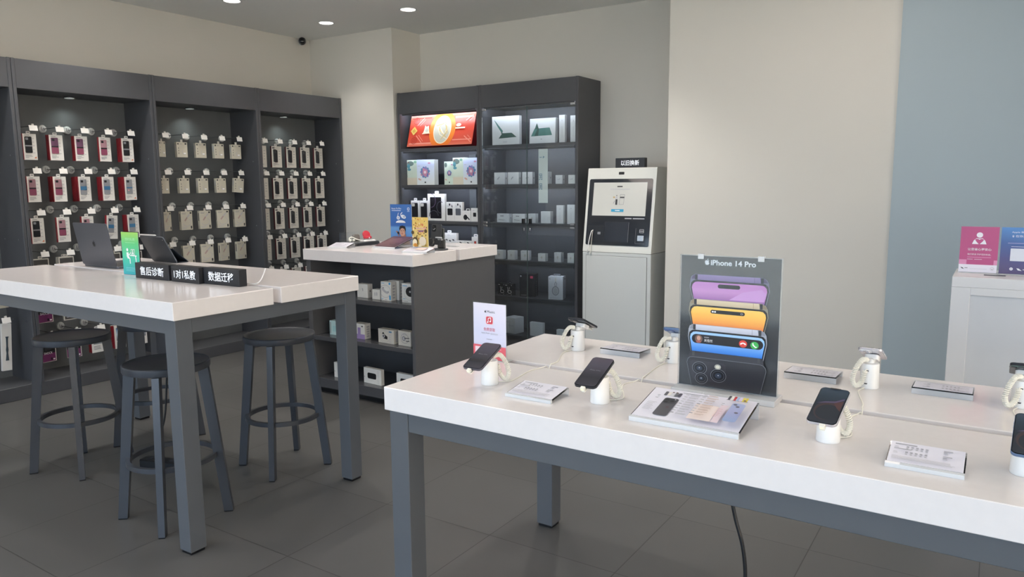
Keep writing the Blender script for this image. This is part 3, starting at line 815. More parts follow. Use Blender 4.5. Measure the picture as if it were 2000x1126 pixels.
def d_tall(p, w, h): p.ell(w/2, .80*h, .004, .005, INKL); p.rect(w/2-.001, .2*h, w/2+.001, .6*h, INKL)
def d_buds(p, w, h): p.ell(.44*w, .56*h, .011, .007, INKL, rot=.7); p.ell(.36*w, .46*h, .008, .005, INKG, rot=.8); p.line([(.30*w, .38*h), (.40*w, .50*h)], .004, INKL); p.line([(.45*w, .52*h), (.53*w, .62*h)], .004, INKL)
def d_dots(p, w, h): p.ell(.40*w, .50*h, .004, .006, INKL); p.ell(.60*w, .54*h, .004, .006, INKL)
def d_adapter(p, w, h): p.rect(.12*w, .84*h, .40*w, .87*h, INKL); p.line([(.5*w, .25*h), (.5*w, .6*h)], .003, INKL); p.rrect(.40*w, .40*h, .62*w, .62*h, .004, CARD2)
def d_wide(p, w, h): p.rect(.28*w, .70*h, .55*w, .76*h, INK); p.poly([(.1*w, .36*h), (.14*w, .30*h), (.5*w, .24*h), (.76*w, .30*h), (.5*w, .28*h), (.2*w, .33*h)], INK); p.rect(.06*w, .16*h, .8*w, .18*h, INKL)
def s_dot(p, d, h): p.ell(d*.5, h*.5, .004, .008, INK)
GB = 'small white boxes in the glass cabinet'
def gl(name, label, cat, x0, x1, z0, h, y=5.80, d=.05, draw=None, m=SOFTW, side=None, rz=0.0, **k):
    return carton(name, label, cat, x0, x1, z0+.0005, h, y, d, m, GB, rz, draw, side, **k)
gl('keyboard_box', 'square white box printed with an open teal keyboard case, cabinet top shelf', 'box', -4.022, -3.722, S1, .262, 5.82, .04, d_key1)
gl('keyboard_box', 'white box printed with a folded teal keyboard cover, cabinet top shelf', 'box', -3.622, -3.355, S1, .222, 5.83, .05, d_key2, tilt=math.radians(3))
gl('pencil_box', 'tall narrow white box second from the right on cabinet top shelf', 'box', -3.308, -3.250, S1, .240, 5.82, .035, d_tall)
gl('pencil_box', 'tall narrow white box at the right end of cabinet top shelf', 'box', -3.196, -3.136, S1, .230, 5.82, .035, d_tall)
for i, (a, b, h, f, l) in enumerate(((-3.991, -3.872, .108, d_buds, 'leftmost'), (-3.839, -3.720, .108, d_buds, 'second from left'), (-3.683, -3.573, .108, d_dots, 'third from left, behind the door seam'), (-3.503, -3.397, .108, d_buds, 'half behind the painted reflection'), (-3.333, -3.262, .076, d_dots, 'smaller, right of the painted reflection'), (-3.204, -3.138, .076, d_dots, 'smaller, at the right end'))):
    gl('earbud_box', 'white earbud box on the second cabinet shelf, '+l, 'box', a, b, S2, h, 5.80, .045, f, side=s_dot)
for a, b, h, f, l, d in ((-3.964, -3.828, .080, d_wide, 'wide white box, leftmost on the third cabinet shelf', .05), (-3.792, -3.655, .080, d_wide, 'wide white box second from left on the third cabinet shelf', .05), (-3.619, -3.542, .084, d_adapter, 'small white box behind the right door lock', .05),
                         (-3.485, -3.385, .106, None, 'plain cream white box on the third cabinet shelf', .05), (-3.323, -3.252, .162, d_tall, 'tall white box second from right on the third cabinet shelf', .03), (-3.214, -3.138, .168, d_tall, 'tall white box at the right end of the third cabinet shelf', .03)):
    o = gl('accessory_box', l, 'box', a, b, S3, h, 5.80, d, f, side=s_dot if f is d_wide else None)
for a, b, h, l, r in ((-3.985, -3.892, .082, 'partly behind the counter', 0), (-3.843, -3.762, .084, 'second from left', 0), (-3.693, -3.608, .088, 'third, behind the door seam', 8), (-3.510, -3.433, .070, 'shortest of the row', 0), (-3.340, -3.270, .086, 'second from right', 0), (-3.205, -3.140, .085, 'at the right end', 0)):
    gl('adapter_box', 'small white adapter box on the fourth cabinet shelf, '+l, 'box', a, b, S4, h, 5.79, .05, d_adapter, rz=math.radians(r))
DKB = mat('black_carton', '#1b1c21', .4); GREYL = mat('pale_grey_card', '#d3d4d8', .35)
def d_blk(p, w, h): p.text('beats', .06*w, .86*h, .008, WPR, w=.03) if False else p.rect(.06*w, .86*h, .3*w, .90*h, WPR); p.rect(.82*w, .86*h, .9*w, .92*h, INKL); p.line([(.35*w, .72*h), (.42*w, .45*h), (.36*w, .3*h)], .004, WPR); p.line([(.6*w, .72*h), (.56*w, .5*h)], .004, WPR); p.ring(.62*w, .3*h, .022, .016, .004, WPR, 16); p.rect(.08*w, .05*h, .5*w, .07*h, INKG); p.rect(.78*w, .05*h, .9*w, .08*h, WPR)
gl('earphone_box', 'small black earphone box half hidden by the counter, fifth cabinet shelf', 'box', -3.954, -3.876, S5, .108, 5.79, .05, d_blk, DKB)
o = gl('earphone_box', 'small black earphone box with white earphone picture, fifth cabinet shelf', 'box', -3.873, -3.785, S5, .108, 5.785, .05, d_blk, DKB); hang_tab(MB(), .03, .02, .108, DKB, .025).build('hang_tab', o)
def d_hpb(p, w, h): p.rect(.05*w, .88*h, .13*w, .95*h, INKL); p.rrect(.70*w, .82*h, .88*w, .93*h, .003, mat('pink_red_print', '#c04a62', .4)); p.ring(.45*w, .45*h, .045, .07, .012, mat('headphone_ghost', '#26272d', .3), 26); p.lines(.08*w, .06*h, .5*w, 1, .01, .004, INKG)
def s_txt(p, d, h): 
    for k in range(8): p.rect(d*.3, h*.65-k*.018, d*(.5+.25*random.random()), h*.65-k*.018+.005, INKG, k == 0)
gl('headphone_box', 'large black headphone box on the fifth cabinet shelf behind the door seam', 'box', -3.708, -3.560, S5, .208, 5.80, .10, d_hpb, DKB, s_txt, rz=math.radians(14))
def d_hpw(p, w, h):
    p.rect(.04*w, .86*h, .15*w, .94*h, INKL); p.ring(.5*w, .38*h, .034, .042, .008, INKG, 26); p.ell(.5*w, .38*h, .022, .030, INKL, up=True); p.line([(.48*w, .54*h), (.44*w, .68*h), (.50*w, .78*h), (.58*w, .70*h), (.54*w, .54*h)], .005, INKG); p.line([(.50*w, .78*h), (.50*w, .95*h)], .012, CARD2); p.rect(.1*w, .06*h, .9*w, .08*h, INKL)
o = gl('headphone_box', 'large pale grey headphone box with carry handle, fifth cabinet shelf', 'box', -3.388, -3.252, S5, .208, 5.78, .10, d_hpw, GREYL, lambda p, d, h: p.rect(d*.5, h*.86, d*.8, h*.9, INK), rz=math.radians(14))
MB().tube([(-.03, .05, .208), (-.028, .05, .222), (.028, .05, .222), (.03, .05, .208)], .004, INKG, 8).build('carry_handle', o)
def d_box6(p, w, h): p.rect(.1*w, .7*h, .4*w, .73*h, INKL); p.line([(.5*w, .3*h), (.5*w, .8*h)], .004, INKL); p.line([(.3*w, .5*h), (.9*w, .5*h)], .004, INKL)
gl('speaker_box', 'white cube box beside the pink music sign, cabinet bottom shelf', 'box', -3.885, -3.760, S6, .15, 5.79, .13, d_box6, rz=math.radians(-8))
gl('charger_box', 'square white box in the middle of the cabinet bottom shelf', 'box', -3.607, -3.468, S6, .128, 5.80, .04, None)
gl('small_charger_box', 'small white box at the right of the cabinet bottom shelf', 'box', -3.322, -3.250, S6, .085, 5.80, .04, None)

# the lit red box
RDP = grad('red_box_print', [(0, '#e27a62'), (.12, '#dc5a44'), (.5, '#d4452f'), (.85, '#de6049'), (1, '#f0a088')], .35)
GOLD = mat('gold_print', '#e3c26a', .35); ORG = grad('orange_print', [(0, '#e8792a'), (.5, '#f08a2c'), (1, '#f2a03c')], .4); PALE = mat('pale_gold_print', '#f3e6c8', .35); DRED = mat('deep_red_print', '#b02a22', .4); LRED = mat('light_red_print', '#f0a090', .4); SIL = mat('silver_print', '#c9c8b8', .4)
w, h, d = .80, .315, .075
b = MB(); b.box(0, 0, 0, w, d, h, RDP, faces=(RED, LRED, RED, RED, RED, RED))
p = b.panel((0, 0, 0), X, Z)
p.rect(0, 0, w, h, RDP); p.rect(.0, h-.014, w, h, LRED); p.rect(.02, .02, .30, .034, LRED); p.rect(.02, h-.034, .27, h-.026, DRED); p.rect(.56, .045, .78, .055, LRED); p.rect(.56, h-.05, .78, h-.03, LRED)
p.ell(.42, h/2, .165, .175, ORG, 36) if False else p.poly([(.42+.16*math.cos(a), min(max(h/2+.19*math.sin(a), .002), h-.002)) for a in [2*PI*i/48 for i in range(48)]], ORG)
p.ell(.42, h/2, .108, .142, PALE, 36); p.ell(.42, h/2, .099, .132, SIL, 36)
for k in range(9): p.line([(.42+.09*math.cos(.4+k*.33)*.9, h/2-.10+.02*k), (.40+.03*math.sin(k), h/2-.05+.015*k), (.36+.012*k, h/2+.02+.008*k)], .007, (PALE, GOLD, WPR)[k % 3])
for k in range(7): p.line([(.40+.01*k, h/2+.115-.012*k), (.46+.005*k, h/2+.06-.015*k), (.49-.012*k, h/2-.03-.012*k)], .006, (GOLD, PALE, mat('sage_print', '#aeb596', .4))[k % 3])
p.poly([(.025, h/2), (.068, h/2-.045), (.112, h/2), (.068, h/2+.045)], GOLD); p.poly([(.045, h/2), (.068, h/2-.024), (.092, h/2), (.068, h/2+.024)], mat('old_gold', '#c9a44a', .35))
for s in (-1, 1):
    cy = h/2+s*.10
    p.ring(.085, cy, .04, .036, .005, DRED, 8); p.ring(.085, cy, .022, .020, .004, DRED, 8); p.ring(.085, cy, .010, .009, .003, DRED, 8)
    p.line([(.105, h/2+s*.05), (.185, h/2+s*.125)], .008, LRED); p.line([(.135, h/2+s*.045), (.20, h/2+s*.11)], .005, LRED)
    p.line([(.70, h/2+s*.075), (.79, h/2+s*.14)], .008, LRED); p.line([(.74, h/2+s*.07), (.79, h/2+s*.11)], .004, LRED)
p.poly([(.19, h/2-.03), (.27, h/2-.03), (.262, h/2+.005), (.25, h/2+.045), (.225, h/2+.035), (.205, h/2+.05), (.20, h/2)], PALE); p.line([(.18, h/2-.035), (.28, h/2-.032)], .006, PALE); p.ell(.235, h/2, .022, .02, SIL)
p.ell(.62, h/2+.035, .03, .016, PALE); p.rect(.585, h/2-.002, .70, h/2+.012, PALE)
p.text('', 0, 0, .01, PALE) if False else None
o = b.build('gift_box'); o.location = (-5.02, 5.765, S1+.0225); o.rotation_euler = (math.radians(-16), 0, 0)
tag(o, 'large red and gold gift box leaning back on the top open shelf', 'gift box')

# flower and landscape cartons, second shelf
FLB = grad('pale_blue_card', [(0, '#dfe4e2'), (.5, '#cfdbe8'), (1, '#c3cdee')], .4); SAGE = mat('sage_card', '#cfdccb', .45); SAGED = mat('grey_green_print', '#6d7f78', .45); AQUA = mat('aqua_print', '#5f9aa6', .45); SAND = mat('sand_print', '#d8d0bb', .5)
PET = [mat('petal_blue', '#5f7db5', .4), mat('petal_rose', '#c58aa6', .4), mat('petal_violet', '#8b83b8', .4), mat('petal_teal', '#5c97b0', .4)]
def d_flower(p, w, h, s=1.0, bg=None):
    if bg: p.rect(0, 0, w, h, bg)
    cx, cy = w*.47, h*.50
    for ring_, n, ra in ((.215, 11, .075), (.155, 9, .075), (.095, 7, .07)):
        p.k += 1
        for i in range(n):
            a = 2*PI*i/n+ring_*9
            p.ell(cx+math.cos(a)*ring_*w*s, cy+math.sin(a)*ring_*w*s, ra*w*1.0*s, ra*w*.9*s, PET[(i*3+int(ring_*40)) % 4 if ring_ > .1 else 1], 10, a, up=(i == 0))
    p.ell(cx, cy, .07*w*s, .07*w*s, mat('petal_heart', '#ead7dd', .4)); p.ell(w*.72, h*.86, .08*w, .03*h, PET[1]); p.ell(w*.16, h*.22, .10*w, .035*h, mat('sand_rose', '#cda79a', .45), rot=-.4); p.rect(w*.44, h*.07, w*.52, h*.13, INK); p.rect(w*.06, h*.74, w*.2, h*.76, INKL)
def d_land(p, w, h):
    p.ell(w*.32, h*.86, w*.30, h*.10, SAGED); p.ell(w*.15, h*.75, w*.14, h*.09, AQUA); p.ell(w*.2, h*.62, w*.16, h*.05, AQUA); p.ell(w*.75, h*.92, w*.14, h*.05, mat('leaf_green', '#7fa58e', .45)); p.rect(0, h*.30, w, h*.31, SAND); p.rect(0, h*.0, w, h*.28, SAND); p.rect(.08*w, h*.90, .16*w, h*.94, RED)
GF = 'flower print gift cartons'
carton('gift_carton', 'pale green carton with round landscape print, left end of second open shelf', 'box', -5.055, -4.912, S2+.0005, .247, 5.80, .07, SAGE, GF, 0, d_land)
carton('gift_carton', 'pale blue carton with big flower, beside the left landscape carton', 'box', -4.904, -4.702, S2+.0005, .247, 5.785, .075, FLB, GF, math.radians(7), lambda p, w, h: d_flower(p, w, h, 1, FLB))
carton('gift_carton', 'smaller green carton with small flower in the middle of second open shelf', 'box', -4.604, -4.472, S2+.0005, .224, 5.83, .06, SAGE, GF, 0, lambda p, w, h: (p.ell(w*.15, h*.85, w*.12, h*.10, SAGED), d_flower(p, w, h, .75)))
carton('gift_carton', 'pale green carton with round landscape print, right part of second open shelf', 'box', -4.466, -4.334, S2+.0005, .255, 5.79, .07, SAGE, GF, 0, d_land)
carton('gift_carton', 'pale blue carton with big flower at the right end of second open shelf', 'box', -4.330, -4.135, S2+.0005, .250, 5.775, .075, FLB, GF, 0, lambda p, w, h: d_flower(p, w, h, 1, FLB))

# phone cases and straps, third shelf
def case_carton(label, x0, x1, h, y, dark=True, rz=0.0):
    w = x1-x0
    o = carton('case_carton', label, 'phone case', x0, x1, S3+.0005, h, y, .02, WHITE, 'phone case boxes on the open shelves', rz, lambda p, w, h: p.rrect(.10*w, .10*h, .86*w, .90*h, .008, INKL))
    c = MB(); c.prism(rr(.13*w, .12*h, .83*w, .88*h, .010), (-w/2, -.003, 0), X, Z, .002, DKC); q = c.panel((-w/2, -.005, 0), X, Z); q.rrect(.15*w, .70*h, .50*w, .86*h, .008, CARD2); c.build('phone_case', o)
    hang_tab(MB(), .042, .026, h-.0005, WHITE, .01).build('hang_tab', o)
case_carton('white hang box with a black case and pale camera window, left one', -5.035, -4.924, .195, 5.82)
case_carton('white hang box with a black case and pale camera window, right one', -4.918, -4.805, .195, 5.82)
def d_big(p, w, h): p.rrect(.14*w, .08*h, .80*w, .88*h, .006, mat('phone_black', '#1f1d24', .25)); p.ring(.20*w, .75*h, .06, .07, .006, mat('dusk_violet', '#5a4a60', .4), 18, -1.6, 1.6); p.ring(.75*w, .5*h, .05, .06, .008, mat('slate_ring', '#44434c', .4), 22, 1.0, 5.0); p.ring(.35*w, .18*h, .06, .055, .008, mat('slate_ring', '#44434c', .4), 22, 0, 3.3); p.text('iPhone', .40*w, .92*h, .008, INKL, w=.05) if False else p.rect(.38*w, .93*h, .62*w, .95*h, INKL)
o = carton('phone_box', 'large white box with a dark phone picture on the third open shelf', 'phone box', -4.797, -4.583, S3+.0005, .262, 5.80, .03, WHITE, None, 0, d_big); hang_tab(MB(), .05, .028, .2615, WHITE, .014).build('hang_tab', o)
def d_wal(c):
    def f(p, w, h): p.rrect(.16*w, .30*h, .80*w, .66*h, .007, c); p.poly([(.70*w, .72*h), (.78*w, .70*h), (.80*w, .78*h), (.66*w, .90*h)], INK); p.ell(.45*w, .86*h, .10*w, .012, INK); p.lines(.12*w, .80*h, .4*w, 2, .012, .004, INKL); p.rrect(.2*w, .16*h, .8*w, .26*h, .003, WHITE)
    return f
carton('wallet_box', 'white wallet box with a black wallet picture', 'box', -4.566, -4.468, S3+.0005, .184, 5.80, .03, WHITE, 'wallet boxes', 0, d_wal(DKC))
carton('wallet_box', 'white wallet box with a grey wallet picture', 'box', -4.466, -4.368, S3+.0005, .184, 5.80, .03, WHITE, 'wallet boxes', 0, d_wal(mat('wallet_grey', '#62656c', .4)))
def d_band(p, w, h): p.ell(.36*w, .38*h, .024, .026, DKC); p.line([(.4*w, .55*h), (.86*w, .16*h)], .012, DKC); p.rect(.3*w, .82*h, .55*w, .84*h, INKL)
o = carton('strap_box', 'small white box with a black strap picture on the third open shelf', 'box', -4.360, -4.263, S3+.0005, .102, 5.79, .05, WHITE, None, 0, d_band); MB().ring if False else None
MB().tube([(-.02, .025, .102), (-.018, .025, .118), (.018, .025, .118), (.02, .025, .102)], .004, WHITE, 8).build('hang_loop', o)
carton('lens_box', 'white box with notched corner at the right end of the third open shelf', 'box', -4.258, -4.150, S3+.0005, .128, 5.79, .03, WHITE, None, 0, lambda p, w, h: (p.rrect(.24*w, .36*h, .56*w, .66*h, .004, DKC), p.rect(.72*w, .7*h, w, .86*h, DKC), p.rect(.74*w, .12*h, .78*w, .26*h, INK), p.rect(.2*w, .8*h, .4*w, .83*h, INKL)))
# fourth shelf, seen over the counter
def d_straps(p, w, h):
    for k in range(4): p.ell(.16*w+.21*w*k, (.70 if k % 2 else .66)*h, .014, .007, INK, rot=-.3)
    for k in range(3): p.line([(.15*w+.25*w*k, .58*h), (.30*w+.2*w*k, .28*h)], .012, mat('lilac_print', '#b9bcd2', .4)); p.line([(.42*w+.2*w*k, .58*h), (.26*w+.2*w*k, .3*h)], .010, INKL)
    for k in range(4): p.ell(.2*w+.2*w*k, .25*h, .009, .012, INK)
    p.rect(.42*w, .90*h, .58*w, .92*h, INKL)
o = carton('strap_set_box', 'white hang box printed with crossed straps seen over the counter', 'box', -4.648, -4.450, S4+.0005, .225, 5.81, .03, WHITE, None, 0, d_straps); hang_tab(MB(), .05, .026, .2245, WHITE, .014).build('hang_tab', o)
for a, b, l in ((-4.442, -4.356, 'left'), (-4.353, -4.266, 'right')):
    carton('tag_box', 'low white box with a small dark loop picture, %s of the pair' % l, 'box', a, b, S4+.0005, .155, 5.80, .03, WHITE, 'low white boxes on the fourth open shelf', 0, lambda p, w, h: (p.ell(.55*w, .88*h, .016, .006, INK, rot=-.3), p.rect(.3*w, .77*h, .6*w, .79*h, INKL), p.ell(.8*w, .80*h, .006, .008, INKL), p.rrect(.3*w, .15*h, .7*w, .5*h, .01, INKL)))
o = carton('red_case_box', 'small white hang box with a red case at the shelf end', 'box', -4.262, -4.180, S4+.0005, .195, 5.80, .03, WHITE, None, 0, lambda p, w, h: (p.rrect(.36*w, .38*h, .66*w, .80*h, .004, mat('case_red', '#bb4a3c', .4)), p.rect(.36*w, .76*h, .66*w, .80*h, mat('case_red2', '#8f2f2a', .4)))); hang_tab(MB(), .05, .028, .1945, WHITE, .014).build('hang_tab', o)

# ------------------------------------------------------------------ cartons inside the counter
C1, C2, C3 = .7305, .4305, .1155
def cc(name, label, x0, x1, z, h, y, d, draw, m=WHITE, side=None, rz=0.0, group='accessory boxes on the counter shelves'):
    return carton(name, label, 'box', x0, x1, z, h, y, d, m, group, rz, draw, side)
cc('earbud_box', 'white box with an earbud mark beside the table leg, counter top shelf', -3.810, -3.708, C1, .098, 3.80, .05, lambda p, w, h: (p.ell(.55*w, .58*h, .003, .010, INKG), p.ell(.52*w, .66*h, .005, .006, INKL)), side=s_dot)
cc('earbud_box', 'small square white earbud box on the counter top shelf', -3.655, -3.582, C1, .070, 3.79, .05, lambda p, w, h: (p.ell(.36*w, .52*h, .005, .014, INKL), p.ell(.60*w, .55*h, .006, .014, INKL)))
BLP = mat('bright_blue_print', '#3d9fd6', .4)
def d_mag(p, w, h): p.rect(.06*w, .91*h, .36*w, .935*h, BLP); p.ell(.86*w, .91*h, .008, .008, BLP); p.ell(.46*w, .56*h, .034, .012, INKG, rot=-.5); p.ell(.40*w, .52*h, .034, .012, INKL, rot=-.5); p.ell(.52*w, .60*h, .022, .01, SOFTW, rot=-.5); p.ring(.45*w, .50*h, .05, .045, .003, INKL, 22); p.rrect(.82*w, .06*h, .96*w, .30*h, .004, BLP); p.rect(.06*w, .10*h, .25*w, .12*h, BLP); p.rect(.06*w, .05*h, .2*w, .065*h, INK); p.rect(.4*w, .05*h, .6*w, .065*h, INK)
def s_print(p, d, h):
    for k in range(5): p.rrect(d*.3, h*.12+k*h*.155, d*.75, h*.12+k*h*.155+.012, .003, INKL)
cc('charger_box', 'white charger box with stacked disc picture, front one of two', -3.562, -3.468, C1, .132, 3.78, .05, d_mag, side=s_print)
cc('charger_box', 'white charger box standing directly behind the stacked disc charger box', -3.548, -3.450, C1, .134, 3.84, .05, None, side=s_print)
def d_wch(p, w, h): p.rect(.08*w, .86*h, .45*w, .89*h, BLP); p.ell(.70*w, .58*h, .040, .034, DKC); p.ell(.68*w, .58*h, .008, .007, INKL); p.ell(.88*w, .58*h, .006, .007, INKL); p.ring(.7*w, .5*h, .055, .05, .002, INKL, 22); p.rect(.1*w, .06*h, .5*w, .08*h, INKG); p.rect(.1*w, .18*h, .3*w, .2*h, BLP)
cc('charger_box', 'white box with round black charger picture beside the counter end panel', -3.380, -3.272, C1, .130, 3.79, .06, d_wch)
cc('headset_box', 'pale teal box on the counter second shelf, left of the table leg', -4.105, -3.985, C2, .105, 3.80, .05, lambda p, w, h: (p.rrect(.25*w, .25*h, .8*w, .65*h, .004, mat('teal_window', '#a9d6da', .4)), p.rect(.06*w, .08*h, .12*w, .9*h, INKG)), mat('pale_teal_card', '#c2dfe1', .4))
cc('headset_box', 'white and lilac box right of the table leg, counter second shelf', -3.850, -3.745, C2, .110, 3.795, .06, lambda p, w, h: (p.rect(0, 0, w, h*.32, mat('lilac_card', '#9a86b8', .4)), p.rrect(.35*w, .3*h, .62*w, .75*h, .004, mat('lilac_card', '#9a86b8', .4)), p.rect(.7*w, .8*h, .85*w, .88*h, INK)), side=s_print)
def d_gpu(p, w, h): p.poly([(.25*w, .55*h), (.32*w, .34*h), (.58*w, .28*h), (.60*w, .48*h), (.42*w, .62*h)], DKC); p.ell(.34*w, .50*h, .014, .013, INKL); p.ell(.34*w, .50*h, .006, .006, DKC); p.poly([(.24*w, .66*h), (.34*w, .80*h), (.42*w, .64*h)], DKC); p.rect(.70*w, .80*h, .88*w, .90*h, mat('steel_blue_print', '#5683a8', .4)); p.ring(.42*w, .48*h, .05, .044, .002, INKL, 22); p.lines(.72*w, .62*h, .14*w, 4, .016, .004, INKL)
cc('drive_box', 'white box with a black gadget picture, counter second shelf', -3.604, -3.452, C2, .098, 3.78, .05, d_gpu, CARD2, side=s_print, rz=math.radians(-3))
def d_rec(p, w, h): p.ring(.52*w, .50*h, .038, .034, .003, INKG, 24); p.ell(.45*w, .5*h, .018, .017, INKG); p.ell(.45*w, .5*h, .010, .010, INKL); p.line([(.5*w, .52*h), (.9*w, .56*h)], .005, DKC); p.line([(.62*w, .34*h), (.9*w, .36*h)], .005, DKC); p.lines(.2*w, .84*h, .5*w, 2, .012, .004, INKL)
cc('drive_box', 'white box with a round dial picture beside the counter end panel', -3.418, -3.300, C2, .102, 3.78, .05, d_rec, CARD2, rz=math.radians(-3))
def d_spk(p, w, h): p.poly(rr(.22*w, .32*h, .72*w, .70*h, .012), DKC); p.lines(.80*w, .85*h, .012, 8, .012, .003, INKL); p.ell(.05*w, .40*h, .003, .003, INK)
for a, b, l, r in ((-4.068, -3.90, 'half hidden by the table leg', -2), (-3.770, -3.590, 'in full view right of the table leg', -4), (-3.455, -3.285, 'partly hidden by the white phone table corner', -3)):
    cc('speaker_box', 'white black-shape box, counter bottom shelf, '+l, a, b, C3, .112, 3.79, .03, d_spk, rz=math.radians(r), group='boxes on the counter bottom shelf')

# ------------------------------------------------------------------ on the tall table
t = thing('laptop', 'closed-back grey laptop standing open on the tall table, lid toward us', 'laptop', (-4.285, 2.258, T1))
LAP = mat('space_grey_aluminium', '#5d5f66', .38, metal=.55)
lid = MB(); lid.prism(rr(-.178, 0, .178, .246, .012), (0, 0, 0), X, Z, .0045, LAP, c=.0008)
p = lid.panel((0, -.0045, 0), X, Z); p.apple(0, .128, .036, mat('dark_mirror', '#3a3c42', .12, metal=.8))
lo = lid.build('lid', t); lo.location = (0, -.001, .013); lo.rotation_euler = (math.radians(9.7), 0, 0)
sc_ = MB(); sc_.prism(rr(-.172, .006, .172, .240, .008), (0, .0006, 0), (-1, 0, 0), Z, .0008, mat('laptop_screen', '#0d0e12', .1)); sc_.build('screen', lo)
bs = MB(); bs.prism(rr(-.178, 0, .178, .248, .012), (0, 0, .002), X, Y, .012, LAP, c=.001)
p = bs.panel((0, 0, .014), X, Y); p.rrect(-.145, .03, .145, .125, .004, BLACKP); p.rrect(-.075, .14, .075, .235, .005, mat('trackpad', '#55575d', .3))
bs.build('base', t)

# green sign stand
def sign_stand(name, label, x, y, z, w, h, rz, draw, base_d=.06, th=.003, back=False, base_h=.003):
    t = thing(name, label, 'sign', (x, y, z), rz)
    MB().box(-w/2, -.010, .0003, w/2, base_d-.010, base_h, ACRE, .0006).build('base', t)
    MB().box(-w/2, .0, base_h, w/2, th, h, ACR).build('holder', t)
    s = MB(); s.box(-w/2+.003, -.0006, base_h+.001, w/2-.003, -.0001, h-.003, WPR)
    draw(s.panel((-w/2+.003, -.0006, base_h+.001), X, Z), w-.006, h-base_h-.004)
    s.build('printed_insert', t)
    return t
def d_green(p, w, h):
    p.rect(0, 0, w, h, grad('green_print', [(0, '#35b3bf'), (.35, '#3fc0a4'), (.75, '#62c87e'), (1, '#9fcf62')], .35))
    PG = mat('pale_green_print', '#a9dcb0', .4)
    p.text('自然私教', .22*w, .80*h, .065*h, PG, w=.60*w) if False else p.text('预约私教', .22*w, .80*h, .07*h, PG, w=.58*w)
    p.lines(.22*w, .75*h, .58*w, 1, .01, .008*h, PG, .1)
    s = h
    p.ell(.32*w, .585*h, .055*w, .038*h, WPR); p.poly([(.26*w, .52*h), (.38*w, .53*h), (.41*w, .40*h), (.34*w, .38*h), (.27*w, .42*h)], WPR); p.line([(.34*w, .50*h), (.44*w, .47*h), (.52*w, .53*h)], .012*h*1.6, WPR)
    p.line([(.31*w, .40*h), (.45*w, .39*h), (.46*w, .26*h)], .034*h, WPR); p.line([(.46*w, .455*h), (.86*w, .45*h)], .022*h, WPR); p.line([(.80*w, .45*h), (.83*w, .26*h)], .030*h, WPR)
    p.line([(.56*w, .475*h), (.56*w, .60*h), (.76*w, .60*h), (.76*w, .475*h), (.56*w, .475*h)], .012*h, WPR); p.ell(.66*w, .565*h, .03*w, .02*h, WPR); p.poly([(.60*w, .49*h), (.72*w, .49*h), (.69*w, .54*h), (.63*w, .54*h)], WPR)
    p.lines(.2*w, .155*h, .55*w, 3, .035*h, .010*h, mat('aqua_pale_print', '#8fd6dc', .4), .15)
    p.rect(.78*w, .04*h, 1.0*w, .2*h, WHITE)
sign_stand('sign_stand', 'green printed sign of a seated figure at a desk, beside the laptop', -3.748, 2.135, T1, .152, .226, math.radians(2), d_green)

# black word blocks
def word_block(text, label, x, y, z, w, h, d, rz=0.0, tw=.70):
    b = MB(); b.box(-w/2, 0, .0005, w/2, d, h, mat('block_black', '#1f2126', .45), .0015)
    b.panel((-w/2, 0, 0), X, Z).text(text, w/2, h*.22, h*.56, mat('block_glow_print', '#f3f5f8', .5, emit='#e8f2ff', es=.25), w=w*tw, al='C', bold=.012)  # white lettering with a faint glow put into its colour
    o = b.build('word_block'); o.location = (x, y, z); o.rotation_euler = (0, 0, rz)
    return tag(o, label, 'sign', 'black word blocks with white lettering')
word_block('售后诊断', 'black word block next to the green sign, leftmost of three', -3.494, 2.088, T1, .276, .078, .045, math.radians(1.5))
word_block('1对1私教', 'black word block lettered with two numerals, middle of three', -3.229, 2.092, T1, .218, .078, .045, 0, .78)
word_block('数据迁移', 'black word block nearest the table end, rightmost of three', -2.992, 2.120, T1, .248, .078, .045, math.radians(2), .72)

# tablet in its folio, pencil on top
t = thing('tablet', 'dark navy tablet leaning in its folio behind the word blocks', 'tablet', (-4.237, 2.628, T1))
NAVYT = mat('navy_folio', '#2c343e', .4, metal=.15)
tb = MB(); tb.prism(rr(-.124, 0, .124, .1785, .014), (0, 0, 0), X, Z, .0065, NAVYT, m_side=mat('tablet_edge', '#7d828a', .3, metal=.7), c=.0008)
q = tb.panel((0, -.0065, 0), X, Z); q.rect(-.122, .028, .122, .0285, mat('folio_crease', '#20262e', .5)); q.ell(.108, .160, .0055, .0055, BLACKP); q.ell(.108, .160, .0022, .0022, WPR)
to = tb.build('tablet_body', t); to.location = (0, .0, .003); to.rotation_euler = (math.radians(27), 0, 0)
MB().hull8([(-.12, .004, .0008), (.12, .004, .0008), (.12, .072, .0008), (-.12, .072, .0008)], [(-.12, .004, .005), (.12, .004, .005), (.12, .072, .005), (-.12, .072, .005)], NAVYT).hull8([(-.12, .066, .005), (.12, .066, .005), (.12, .071, .005), (-.12, .071, .005)], [(-.12, -.030, .088), (.12, -.030, .088), (.12, -.025, .089), (-.12, -.025, .089)], NAVYT).build('folio_stand', t)
pc = MB().lathe([(.0012, -.004), (.0042, 0), (.0044, .004), (.0044, .150), (.0030, .158), (.0008, .166)], WPLAS, 16, O=(-.083, 0, 0), U=(0, 1, 0), V=(0, 0, 1)).build('stylus_pencil')
pc.location = (-4.237-.029, 2.628-.0835, T1+.003+.1625+.0030); tag(pc, 'white stylus pencil lying along the top edge of the navy tablet', 'stylus')

